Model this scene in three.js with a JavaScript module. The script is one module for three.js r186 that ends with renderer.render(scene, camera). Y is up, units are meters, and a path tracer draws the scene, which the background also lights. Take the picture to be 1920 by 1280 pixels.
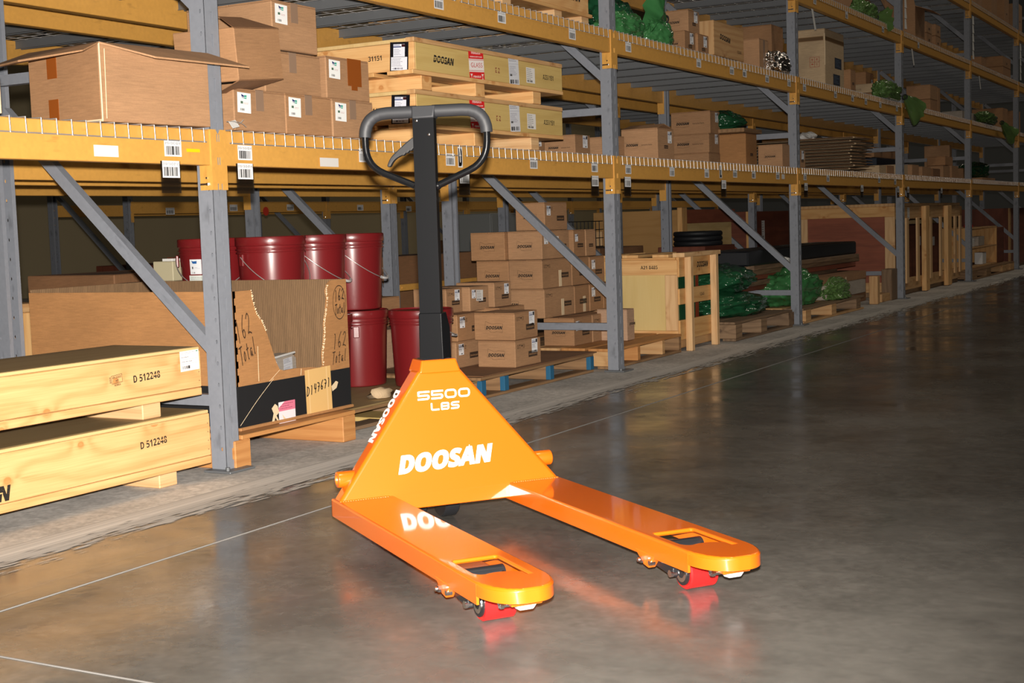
import * as THREE from 'three';
import { mergeGeometries, mergeVertices, toCreasedNormals } from 'three/addons/utils/BufferGeometryUtils.js';
import { ConvexGeometry } from 'three/addons/geometries/ConvexGeometry.js';
import { RectAreaLightUniformsLib } from 'three/addons/lights/RectAreaLightUniformsLib.js';

// ---------------------------------------------------------------- camera, exposure, lights
const scene = new THREE.Scene();
scene.background = new THREE.Color(0x000000);
const renderer = new THREE.WebGLRenderer({ antialias: true });
renderer.toneMapping = THREE.LinearToneMapping;
renderer.toneMappingExposure = 1.0;
renderer.shadowMap.enabled = true;
RectAreaLightUniformsLib.init();
const CAM = new THREE.Vector3(-3.7266, 0.8334, 3.2631);
const YAW = 0.51153, PITCH = -0.08324, ROLL = -0.03288, FOCAL = 2600;
const LOOK = new THREE.Vector3(Math.cos(YAW) * Math.cos(PITCH), Math.sin(PITCH), -Math.sin(YAW) * Math.cos(PITCH));
const RIGHT = new THREE.Vector3().crossVectors(LOOK, new THREE.Vector3(0, 1, 0)).normalize();
const UPV = new THREE.Vector3().crossVectors(RIGHT, LOOK);
const CAMUP = UPV.clone().multiplyScalar(Math.cos(ROLL)).addScaledVector(RIGHT, -Math.sin(ROLL));
const camera = new THREE.PerspectiveCamera(2 * Math.atan(640 / FOCAL) * 180 / Math.PI, 1.5, 0.05, 120);
camera.position.copy(CAM); camera.up.copy(CAMUP); camera.lookAt(CAM.clone().add(LOOK));
scene.add(camera);
const FLASH_POWER = 182;         // flash gun on the camera, just above the lens
const LAMP_POWER = 26;           // each high bay ceiling lamp (RectAreaLight intensity)

// ---------------------------------------------------------------- helpers
let seed_ = 1;
const seed = (s) => { seed_ = s >>> 0; };
function rnd() { seed_ = (seed_ + 0x6D2B79F5) >>> 0; let t = seed_; t = Math.imul(t ^ (t >>> 15), t | 1); t ^= t + Math.imul(t ^ (t >>> 7), t | 61); return ((t ^ (t >>> 14)) >>> 0) / 4294967296; }
const rr = (a, b) => a + (b - a) * rnd();
const used = {};
function numbered(n) { if (!(n in used)) { used[n] = 0; return n; } used[n]++; return n + '_' + String(used[n]).padStart(3, '0'); }
function thing(name, label, category, pos = [0, 0, 0], turn = 0, group) {
  const o = new THREE.Group(); o.name = numbered(name); o.position.set(...pos); o.rotation.y = turn; scene.add(o);
  o.userData = { label, category }; if (group) o.userData.group = group;
  return o;
}
function part(parent, name, geo, mat, label) {
  const m = new THREE.Mesh(geo, mat); m.name = name; parent.add(m); if (label) m.userData.label = label;
  return m;
}
function struct(name, geo, mat, parent) {
  const m = new THREE.Mesh(geo, mat); m.name = parent ? name : numbered(name); (parent || scene).add(m);
  if (!parent) m.userData.kind = 'structure';
  return m;
}
function meshThing(name, label, category, geo, mat, pos = [0, 0, 0], turn = 0, group) {
  const m = new THREE.Mesh(geo, mat); m.name = numbered(name); m.position.set(...pos); m.rotation.y = turn; scene.add(m);
  m.userData = { label, category }; if (group) m.userData.group = group;
  return m;
}
// planar uv in metres; u runs along the long axis
function puv(g0, long = 'x', ou = 0, ov = 0) {
  const g = g0.index ? g0.toNonIndexed() : g0;
  const p = g.attributes.position, n = p.count, uv = new Float32Array(n * 2);
  const a = new THREE.Vector3(), b = new THREE.Vector3(), c = new THREE.Vector3(), L = { x: 0, y: 1, z: 2 }[long];
  for (let i = 0; i < n; i += 3) {
    a.fromBufferAttribute(p, i); b.fromBufferAttribute(p, i + 1); c.fromBufferAttribute(p, i + 2);
    const nr = b.clone().sub(a).cross(c.clone().sub(a)).toArray().map(Math.abs);
    const ax = nr[0] > nr[1] && nr[0] > nr[2] ? 0 : nr[1] > nr[2] ? 1 : 2;
    let U, V;
    if (ax === L) { U = (L + 1) % 3; V = (L + 2) % 3; } else { U = L; V = 3 - L - ax; }
    [a, b, c].forEach((q, k) => { const t = q.toArray(); uv[(i + k) * 2] = t[U] + ou; uv[(i + k) * 2 + 1] = t[V] + ov; });
  }
  g.setAttribute('uv', new THREE.BufferAttribute(uv, 2));
  return g;
}
function bb(x0, x1, y0, y1, z0, z1, long = 'x', off) {
  const g = new THREE.BoxGeometry(Math.abs(x1 - x0), Math.abs(y1 - y0), Math.abs(z1 - z0));
  g.translate((x0 + x1) / 2, (y0 + y1) / 2, (z0 + z1) / 2);
  return puv(g, long, off ?? rnd() * 7, off ?? rnd() * 5);
}
function cbox(x0, x1, y0, y1, z0, z1, c = 0.003, long = 'x', off) {    // box with chamfered edges
  const P = [], X = [x0, x1], Y = [y0, y1], Z = [z0, z1];
  for (const i of [0, 1]) for (const j of [0, 1]) for (const k of [0, 1]) {
    const sx = i ? -c : c, sy = j ? -c : c, sz = k ? -c : c;
    P.push(new THREE.Vector3(X[i], Y[j] + sy, Z[k] + sz), new THREE.Vector3(X[i] + sx, Y[j], Z[k] + sz), new THREE.Vector3(X[i] + sx, Y[j] + sy, Z[k]));
  }
  const g = new ConvexGeometry(P); g.deleteAttribute('uv');
  return puv(g, long, off ?? rnd() * 7, off ?? rnd() * 5);
}
function wn(g0, angle = 0.75) {     // smooth normals weighted by face area, so that large faces stay flat and only the bends curve
  const g = g0.index ? g0.toNonIndexed() : g0, p = g.attributes.position, n = p.count, N = new Float32Array(n * 3), map = new Map(), F = [];
  const a = new THREE.Vector3(), b = new THREE.Vector3(), c = new THREE.Vector3();
  for (let i = 0; i < n; i += 3) { a.fromBufferAttribute(p, i); b.fromBufferAttribute(p, i + 1); c.fromBufferAttribute(p, i + 2); const f = b.clone().sub(a).cross(c.clone().sub(a)); const A = f.length(); F.push([f.divideScalar(A || 1), A]); for (let k = 0; k < 3; k++) { const key = [0, 1, 2].map((q) => Math.round(p.array[(i + k) * 3 + q] * 20000)).join(); (map.get(key) || map.set(key, []).get(key)).push(i / 3); } }
  const cs = Math.cos(angle);
  for (let i = 0; i < n; i++) { const key = [0, 1, 2].map((q) => Math.round(p.array[i * 3 + q] * 20000)).join(), me = F[Math.floor(i / 3)]; const v = new THREE.Vector3(); for (const t of map.get(key)) if (F[t][0].dot(me[0]) > cs) v.addScaledVector(F[t][0], F[t][1] * F[t][1] + 1e-14); v.normalize(); N.set([v.x, v.y, v.z], i * 3); }
  g.setAttribute('normal', new THREE.BufferAttribute(N, 3)); return g;
}
function hull(pts, r = 0, long = 'x') {     // convex hull of points rounded with radius r
  const P = [];
  for (const q of pts) {
    if (!r) { P.push(new THREE.Vector3(...q)); continue; }
    for (let i = 0; i < 8; i++) for (let j = 1; j < 6; j++) {
      const t = i / 8 * Math.PI * 2, f = j / 6 * Math.PI;
      P.push(new THREE.Vector3(q[0] + r * Math.sin(f) * Math.cos(t), q[1] + r * Math.cos(f), q[2] + r * Math.sin(f) * Math.sin(t)));
    }
    P.push(new THREE.Vector3(q[0], q[1] + r, q[2]), new THREE.Vector3(q[0], q[1] - r, q[2]));
  }
  const g = puv(new ConvexGeometry(P), long);
  return r ? wn(g, 0.9) : g;
}
function strip(g) { for (const k of Object.keys(g.attributes)) if (!['position', 'normal', 'uv'].includes(k)) g.deleteAttribute(k); return g.index ? g.toNonIndexed() : g; }
const merge = (list) => mergeGeometries(list.map(strip), false);
function tube(pts, r, seg = 40, rad = 10, closed = false, tension = 0.5) {
  const c = pts instanceof THREE.Curve ? pts : new THREE.CatmullRomCurve3(pts.map((p) => new THREE.Vector3(...p)), closed, 'catmullrom', tension);
  return new THREE.TubeGeometry(c, seg, r, rad, closed);
}
function bar(a, b, w, h) {     // straight bar of section w x h from a to b (h roughly upward)
  const A = new THREE.Vector3(...a), B = new THREE.Vector3(...b), d = B.clone().sub(A), l = d.length();
  const g = puv(new THREE.BoxGeometry(w, h, l), 'z', rnd(), rnd());
  const m = new THREE.Matrix4().lookAt(B, A, new THREE.Vector3(0, 1, 0)); m.setPosition(A.add(B).multiplyScalar(0.5));
  g.applyMatrix4(m); return g;
}
function rod(a, b, r, rad = 6) {
  const A = new THREE.Vector3(...a), B = new THREE.Vector3(...b), d = B.clone().sub(A);
  const g = new THREE.CylinderGeometry(r, r, d.length(), rad, 1, rad < 8);
  g.applyQuaternion(new THREE.Quaternion().setFromUnitVectors(new THREE.Vector3(0, 1, 0), d.clone().normalize()));
  g.translate((A.x + B.x) / 2, (A.y + B.y) / 2, (A.z + B.z) / 2); return g;
}
function ext(shape, depth, bevel = 0, curve = 8) {
  return new THREE.ExtrudeGeometry(shape, { depth: depth - 2 * bevel, bevelEnabled: bevel > 0, bevelThickness: bevel, bevelSize: bevel, bevelOffset: -bevel, bevelSegments: 2, curveSegments: curve }).translate(0, 0, bevel);
}
function poly(pts) { const s = new THREE.Shape(); pts.forEach((p, i) => (i ? s.lineTo(...p) : s.moveTo(...p))); s.closePath(); return s; }

// ---------------------------------------------------------------- procedural textures
function vnoise(sd) {
  const t = new Float32Array(4096); let s = sd * 7919 + 13; for (let i = 0; i < 4096; i++) { s = (Math.imul(s, 1664525) + 1013904223) >>> 0; t[i] = s / 4294967296; }
  const h = (x, y, px, py) => t[((((x % px) + px) % px) * 57 + (((y % py) + py) % py) * 131) & 4095];
  return (x, y, px, py) => { const xi = Math.floor(x), yi = Math.floor(y); let fx = x - xi, fy = y - yi; fx = fx * fx * (3 - 2 * fx); fy = fy * fy * (3 - 2 * fy); return (h(xi, yi, px, py) * (1 - fx) + h(xi + 1, yi, px, py) * fx) * (1 - fy) + (h(xi, yi + 1, px, py) * (1 - fx) + h(xi + 1, yi + 1, px, py) * fx) * fy; };
}
function fbm(sd, oct = 4) { const n = vnoise(sd); return (u, v, fx, fy) => { let s = 0, a = 0.5, X = fx, Y = fy; for (let o = 0; o < oct; o++) { s += a * n(u * X, v * Y, X, Y); a *= 0.5; X *= 2; Y *= 2; } return s / (1 - Math.pow(0.5, oct)); }; }
function tex(w, h, fn, metresU, metresV, srgb = true) {
  const d = new Uint8Array(w * h * 4);
  for (let y = 0; y < h; y++) for (let x = 0; x < w; x++) { const c = fn(x / w, y / h), i = (y * w + x) * 4; d[i] = Math.max(0, Math.min(255, c[0])); d[i + 1] = Math.max(0, Math.min(255, c[1])); d[i + 2] = Math.max(0, Math.min(255, c[2])); d[i + 3] = 255; }
  const t = new THREE.DataTexture(d, w, h); t.wrapS = t.wrapT = THREE.RepeatWrapping; t.magFilter = THREE.LinearFilter; t.minFilter = THREE.LinearMipmapLinearFilter; t.generateMipmaps = true;
  if (srgb) t.colorSpace = THREE.SRGBColorSpace; t.repeat.set(1 / metresU, 1 / metresV); t.needsUpdate = true; return t;
}
const mix = (a, b, t) => a + (b - a) * t;
const kraftN = fbm(3), kraftF = fbm(4, 3);
const kraftTex = tex(512, 512, (u, v) => { const k = 226 + 26 * (kraftN(u, v, 5, 4) - 0.5) + 34 * (kraftF(u, v, 220, 14) - 0.5) + 14 * (kraftF(v, u, 150, 160) - 0.5); return [k, k * 0.985, k * 0.96]; }, 0.5, 0.5);
function woodTex(sd, base, dark, freq, knots) {
  const w1 = fbm(sd, 3), w2 = fbm(sd + 1, 3), f = fbm(sd + 2, 3); seed(sd * 31); const K = [];
  for (let i = 0; i < knots; i++) K.push([rnd(), 0.12 + 0.76 * rnd(), 0.012 + 0.012 * rnd()]);
  return tex(768, 256, (u, v) => {
    let q = v * freq + 1.5 * (w1(u, v, 2, 2) - 0.5) + 0.5 * (w2(u, v, 7, 3) - 0.5), red = 0, hole = 0;
    for (const [ku, kv, kr] of K) { let du = u - ku; du -= Math.round(du); const r = Math.hypot(du * 1.0, (v - kv) * 0.33); q += 2.2 * Math.exp(-r / (kr * 1.6)) * Math.sign(v - kv + 1e-4); red += Math.exp(-Math.pow(r / (kr * 1.5), 2)); if (r < kr * 0.75) hole = Math.max(hole, 0.55 + 0.25 * Math.sin(r / kr * 30)); }
    const ring = Math.pow(0.5 + 0.5 * Math.sin(q * 6.283), 2.2), t = Math.min(1, ring * 0.3 + 0.12 + 0.9 * (f(u, v, 10, 110) - 0.4) * 0.5 + 0.3 * red + hole * 0.8);
    return [0, 1, 2].map((k) => mix(base[k], dark[k], Math.max(0, t)));
  }, 1.25, 0.3);
}
const pineTex = woodTex(11, [226, 184, 126], [186, 128, 70], 5, 4);
const pineTex2 = woodTex(23, [222, 186, 138], [180, 132, 84], 7, 3);
const plyTex = woodTex(37, [214, 186, 130], [190, 156, 98], 2.5, 0);
const greyWoodTex = woodTex(51, [150, 122, 92], [92, 70, 50], 8, 2);
const palePlyTex = woodTex(41, [216, 194, 142], [206, 180, 122], 1.6, 0);
const corrTex = tex(256, 256, (u, v) => { const k = 205 + 30 * Math.sin(u * 6.2832 * 8) + 40 * (kraftN(u, v, 4, 5) - 0.5) + 20 * (kraftF(u, v, 40, 40) - 0.5); return [k, k * 0.98, k * 0.95]; }, 0.075, 0.4);
const redPlyTex = woodTex(63, [150, 84, 58], [104, 52, 36], 2.2, 0);
const cN = fbm(71, 5), cN2 = fbm(73, 4), cS = fbm(75, 2), cF = fbm(77, 3);
const concTex = tex(1024, 1024, (u, v) => {
  let k = 190 + 90 * (cN(u, v, 4, 4) - 0.5) + 70 * (cN2(u, v, 9, 9) - 0.5) + 26 * (cF(u, v, 60, 60) - 0.5) + 34 * (cS(u, v, 200, 200) - 0.5);
  const sc = cS(u, v, 6, 300), sc2 = cN2(u, v, 3, 3); if (sc > 0.8 && sc2 > 0.5) k += 40 * (sc - 0.8) * 5;
  return [k * 1.0, k * 0.98, k * 0.945];
}, 3.1, 3.1);
const concRough = tex(512, 512, (u, v) => { const k = 96 + 150 * (cN(u, v, 5, 5) - 0.5) + 60 * (cF(u, v, 30, 30) - 0.5); return [k, k, k]; }, 2.3, 2.3, false);
const concBump = tex(512, 512, (u, v) => { const k = 128 + 90 * (cN2(u, v, 24, 24) - 0.5) + 60 * (cS(u, v, 120, 120) - 0.5); return [k, k, k]; }, 1.7, 1.7, false);
const roughConcTex = tex(512, 512, (u, v) => { const k = 205 + 70 * (cN(u, v, 6, 6) - 0.5) + 50 * (cF(u, v, 70, 70) - 0.5) + 30 * (cS(u, v, 180, 180) - 0.5); return [k, k * 0.99, k * 0.97]; }, 1.3, 1.3);
const scuffN = fbm(91, 4);
const paintTex = tex(512, 512, (u, v) => { const s = scuffN(u, v, 8, 30), g = scuffN(v, u, 60, 60); const k = 238 + 16 * (g - 0.5) - (s > 0.72 ? 60 * (s - 0.72) * 4 : 0); return [k, k, k]; }, 0.8, 0.8);

// canvas prints
function canvasTex(w, h, draw) {
  const c = document.createElement('canvas'); c.width = w; c.height = h; const g = c.getContext('2d'); draw(g, w, h);
  const t = new THREE.CanvasTexture(c); t.colorSpace = THREE.SRGBColorSpace; t.anisotropy = 8; return t;
}
function printMat(t, alpha, rough = 0.6, extra = {}) { return new THREE.MeshStandardMaterial({ map: t, transparent: !!alpha, roughness: rough, ...extra }); }
const std = (hex, rough = 0.6, extra = {}) => new THREE.MeshStandardMaterial({ color: hex, roughness: rough, ...extra });
function txt(g, s, x, y, size, o = {}) { g.save(); g.translate(x, y); if (o.shear) g.transform(1, 0, o.shear, 1, 0, 0); if (o.sx) g.scale(o.sx, 1); g.font = `${o.weight || 'bold'} ${size}px ${o.font || 'sans-serif'}`; g.textAlign = o.align || 'center'; g.textBaseline = 'middle'; g.fillStyle = o.color || '#111'; if (o.stroke) { g.lineWidth = o.stroke; g.lineJoin = 'miter'; g.strokeStyle = o.color || '#111'; g.strokeText(s, 0, 0); } g.fillText(s, 0, 0); g.restore(); }
function bars(g, x, y, w, h, sd, color = '#333') { seed(sd); g.fillStyle = color; let q = x; while (q < x + w) { const b = 1 + Math.floor(rnd() * 4); if (rnd() > 0.45) g.fillRect(q, y, Math.min(b, x + w - q), h); q += b; } }
function lines(g, x, y, w, n, dy, sd, color = '#667') { seed(sd); g.fillStyle = color; for (let i = 0; i < n; i++) { let q = x; while (q < x + w * (0.5 + 0.5 * rnd())) { const l = 6 + rnd() * 16; g.fillRect(q, y + i * dy, l, Math.max(1.5, dy * 0.3)); q += l + 4; } } }
const P = {};
P.logo = printMat(canvasTex(384, 224, (g) => {
  g.strokeStyle = '#3a2a1c'; g.lineWidth = 3; g.beginPath(); g.moveTo(30, 18); g.lineTo(130, 62); g.quadraticCurveTo(180, 78, 226, 52); g.lineTo(360, 62); g.lineTo(350, 206); g.lineTo(240, 196); g.quadraticCurveTo(180, 214, 120, 204); g.lineTo(106, 178); g.lineTo(14, 160); g.closePath(); g.stroke();
  txt(g, 'DOOSAN', 192, 128, 74, { shear: -0.22, color: '#1b140e', sx: 1.02, stroke: 4 });
}), true, 0.8);
P.logoSmall = printMat(canvasTex(512, 128, (g) => { txt(g, 'DOOSAN', 132, 56, 50, { shear: -0.22, color: '#1b140e', stroke: 4 }); g.strokeStyle = '#4a3524'; g.lineWidth = 2; g.beginPath(); g.moveTo(14, 20); g.lineTo(120, 28); g.lineTo(250, 14); g.stroke(); g.beginPath(); g.moveTo(20, 100); g.quadraticCurveTo(120, 124, 240, 96); g.stroke(); txt(g, 'Genuine Parts', 386, 60, 30, { weight: 'normal', color: '#2a1d12' }); }), true, 0.8);
P.genuine = printMat(canvasTex(256, 80, (g, w, h) => { g.fillStyle = '#3c2a1b'; g.fillRect(0, 0, w, h); txt(g, 'Genuine parts', 128, 42, 32, { color: '#a98058' }); }), false, 0.8);
P.icons = printMat(canvasTex(256, 96, (g) => { g.strokeStyle = '#3a2817'; g.fillStyle = '#3a2817'; g.lineWidth = 5; for (let i = 0; i < 4; i++) { const x = 34 + i * 62; if (i === 0 || i === 3) { g.strokeRect(x - 20, 26, 40, 54); g.beginPath(); g.moveTo(x, 70); g.lineTo(x, 36); g.stroke(); } else if (i === 1) { g.beginPath(); g.moveTo(x - 20, 22); g.lineTo(x + 20, 22); g.lineTo(x, 54); g.closePath(); g.fill(); g.fillRect(x - 3, 50, 6, 26); g.fillRect(x - 14, 74, 28, 6); } else { g.beginPath(); g.arc(x, 52, 24, Math.PI, 0); g.closePath(); g.fill(); g.fillRect(x - 3, 50, 6, 26); } } }), true, 0.8);
P.partsLabel = printMat(canvasTex(160, 192, (g, w, h) => { g.fillStyle = '#e9ebee'; g.fillRect(0, 0, w, h); g.fillStyle = '#20346e'; g.fillRect(10, 44, 96, 12); g.fillStyle = '#15161c'; g.fillRect(112, 8, 42, 48); txt(g, 'DOOSAN', 56, 26, 22, { color: '#20346e', shear: -0.2 }); lines(g, 12, 72, 110, 5, 13, 5); bars(g, 60, 164, 80, 18, 6); }), false, 0.45);
P.flagLabel = printMat(canvasTex(192, 192, (g, w, h) => { g.fillStyle = '#eef0ee'; g.fillRect(0, 0, w, h); g.fillStyle = '#1d2c66'; g.beginPath(); g.moveTo(56, 14); g.lineTo(96, 28); g.lineTo(110, 22); g.lineTo(110, 52); g.lineTo(66, 50); g.closePath(); g.fill(); g.fillStyle = '#1f9d86'; g.beginPath(); g.moveTo(104, 24); g.lineTo(134, 22); g.lineTo(130, 58); g.lineTo(92, 54); g.closePath(); g.fill(); txt(g, 'DOOSAN', 96, 42, 15, { color: '#fff', shear: -0.2 }); g.fillStyle = '#55705c'; g.fillRect(46, 82, 34, 24); lines(g, 92, 94, 70, 2, 10, 9, '#b88'); bars(g, 44, 150, 56, 22, 10); }), false, 0.45);
P.shipLabel = printMat(canvasTex(256, 200, (g, w, h) => { g.fillStyle = '#ece8e6'; g.fillRect(0, 0, w, h); lines(g, 14, 14, 200, 2, 14, 12, '#99a'); lines(g, 20, 60, 120, 1, 14, 13, '#333'); lines(g, 20, 104, 190, 1, 14, 14, '#333'); g.fillStyle = '#a88'; g.fillRect(10, 84, 236, 2); g.fillRect(10, 126, 236, 2); bars(g, 20, 148, 130, 30, 15); g.fillStyle = '#2e8a5c'; g.fillRect(220, 10, 22, 10); }), false, 0.45);
P.boxLabel = printMat(canvasTex(256, 320, (g, w, h) => { g.fillStyle = '#e9e6e8'; g.fillRect(0, 0, w, h); lines(g, 20, 30, 180, 1, 16, 18, '#555'); bars(g, 20, 60, 200, 50, 19); bars(g, 20, 150, 200, 50, 20); g.fillStyle = '#444'; g.fillRect(0, 128, w, 3); g.fillRect(0, 214, w, 3); g.strokeStyle = '#444'; g.lineWidth = 3; g.strokeRect(180, 214, 60, 34); lines(g, 20, 282, 190, 1, 16, 21, '#555'); }), false, 0.45);
const barcode = (s, sd) => printMat(canvasTex(256, 180, (g, w, h) => { g.fillStyle = '#e8e9ea'; g.fillRect(0, 0, w, h); txt(g, s, 128, 34, 38, { color: '#222', weight: 'normal' }); bars(g, 24, 66, 208, 96, sd); }), false, 0.4);
P.codeC2 = barcode('310-13-C-02-E', 31); P.codeC1 = barcode('310-13-C-01-C', 32); P.codeD2 = barcode('310-13-D-02-A', 33); P.codeD1 = barcode('310-13-D-01-A', 34); P.codeD2C = barcode('310-13-D-02-C', 35); P.codeE = barcode('310-13-E-02-A', 36); P.codeF = barcode('310-13-F-02-B', 37);
P.letterD = printMat(canvasTex(96, 160, (g, w, h) => { g.fillStyle = '#e4e6e6'; g.fillRect(0, 0, w, h); g.fillStyle = '#0b0b10'; g.beginPath(); g.moveTo(14, 10); g.lineTo(54, 10); g.quadraticCurveTo(84, 14, 84, 44); g.lineTo(84, 116); g.quadraticCurveTo(84, 148, 54, 150); g.lineTo(14, 150); g.closePath(); g.fill(); g.fillStyle = '#e4e6e6'; g.beginPath(); g.roundRect(40, 40, 18, 82, 8); g.fill(); }), false, 0.4);
P.letterL = printMat(canvasTex(96, 160, (g, w, h) => { g.fillStyle = '#d8d9d6'; g.fillRect(0, 0, w, h); g.fillStyle = '#0b0b10'; g.fillRect(22, 10, 28, 140); g.fillRect(22, 122, 56, 28); }), false, 0.4);
P.pouch = printMat(canvasTex(256, 340, (g, w, h) => { g.fillStyle = '#10131a'; g.beginPath(); g.roundRect(0, 0, w, h, 14); g.fill(); g.fillStyle = '#dfe3ee'; g.fillRect(46, 24, 160, 146); g.fillStyle = '#27386f'; g.fillRect(46, 50, 110, 12); g.fillStyle = '#3a1d22'; g.fillRect(160, 26, 46, 32); txt(g, 'DOOSAN', 92, 36, 20, { color: '#27386f', shear: -0.2 }); lines(g, 56, 84, 130, 5, 15, 41, '#889'); g.fillStyle = '#e2e5ee'; g.fillRect(16, 174, 224, 152); lines(g, 26, 190, 190, 6, 17, 42, '#778'); bars(g, 30, 296, 150, 20, 43, '#556'); }), false, 0.25);
P.fragile = printMat(canvasTex(256, 384, (g, w, h) => { g.fillStyle = '#d92a2a'; g.fillRect(0, 0, w, 116); g.fillStyle = '#eee6e2'; g.fillRect(0, 116, w, 152); g.fillStyle = '#d92a2a'; g.fillRect(0, 268, w, 116); txt(g, 'FRAGILE', 128, 46, 40, { color: '#f6e9e4' }); txt(g, 'HANDLE WITH CARE', 128, 92, 22, { color: '#f6e9e4' }); txt(g, 'GLASS', 132, 188, 72, { weight: 'normal', color: '#c42a2a' }); g.fillStyle = '#c42a2a'; g.fillRect(0, 250, w, 5); g.fillRect(0, 126, w, 5); txt(g, 'FRAGILE', 130, 322, 34, { color: '#f6e9e4' }); g.fillStyle = '#f0dfd8'; for (const x of [34, 224]) { g.beginPath(); g.moveTo(x - 20, 290); g.lineTo(x + 20, 290); g.lineTo(x, 326); g.closePath(); g.fill(); g.fillRect(x - 3, 322, 6, 26); g.fillRect(x - 14, 346, 28, 6); } }), false, 0.3);
P.invoice = printMat(canvasTex(192, 320, (g, w, h) => { g.fillStyle = '#d4d6dc'; g.fillRect(0, 0, w, h); lines(g, 12, 12, 160, 3, 18, 51, '#667'); g.fillStyle = '#bfc2ca'; g.fillRect(0, 82, w, 8); lines(g, 18, 110, 130, 7, 16, 52, '#889'); g.fillStyle = '#555'; g.fillRect(20, 200, 40, 22); bars(g, 20, 262, 150, 44, 53); }), false, 0.3);
P.card = printMat(canvasTex(192, 160, (g, w, h) => { g.fillStyle = '#e2dfda'; g.fillRect(0, 0, w, h); lines(g, 14, 14, 150, 6, 20, 55, '#777'); bars(g, 14, 130, 120, 20, 56); }), false, 0.4);
function stencil(s, w, h, size, o = {}) { return printMat(canvasTex(w, h, (g) => { txt(g, s, w / 2, h / 2 + 4, size, { color: o.color || '#181410', shear: o.shear || 0, sx: o.sx, stroke: o.stroke }); g.globalCompositeOperation = 'destination-out'; seed(s.length * 7 + size); if (o.slots) for (const [x, y, ww, hh] of o.slots) g.fillRect(x, y, ww, hh); for (let i = 0; i < 900; i++) { g.globalAlpha = 0.5 * rnd(); g.fillRect(rnd() * w, rnd() * h, 1 + 3 * rnd(), 1 + 2 * rnd()); } }), true, 0.85); }
P.stDoosan = stencil('DOOSAN', 512, 128, 100, { shear: -0.2, stroke: 6, slots: [[0, 52, 300, 7], [0, 72, 300, 5], [372, 60, 44, 6]] });
P.st512 = stencil('D 512248', 512, 96, 74, { sx: 0.9, slots: [[0, 40, 90, 6], [150, 34, 60, 5], [300, 46, 220, 6]] });
P.st331 = stencil('A331151', 384, 96, 76, { sx: 0.92, slots: [[0, 50, 120, 6], [150, 36, 60, 6]] });
P.st31151 = stencil('31151', 320, 96, 80, { sx: 1.0, slots: [[0, 44, 70, 7], [180, 40, 50, 6]] });
P.st218 = stencil('A21 8485', 448, 96, 78, { sx: 0.95, slots: [[0, 52, 80, 6], [200, 44, 260, 6]] });
P.stRed = stencil('E 2', 192, 96, 64, { color: '#8a4030', slots: [[0, 44, 192, 6]] });
P.stCA = stencil('CA', 160, 128, 100, { color: '#8a3424', slots: [[0, 60, 160, 8]] });
P.stNumber = stencil('12345', 256, 96, 60, { color: '#4c3a26', sx: 0.9, slots: [[0, 44, 256, 6]] });
P.htStamp = printMat(canvasTex(256, 176, (g) => { g.strokeStyle = '#4a3826'; g.lineWidth = 5; g.strokeRect(50, 18, 190, 100); txt(g, 'KR-22322', 146, 46, 36, { color: '#4a3826' }); txt(g, 'HT', 146, 90, 42, { color: '#4a3826' }); txt(g, 'KOREA', 146, 142, 34, { color: '#4a3826' }); g.fillStyle = '#4a3826'; for (let i = 0; i < 5; i++) g.fillRect(14, 30 + i * 16, 26, 7); }), true, 0.85);
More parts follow.
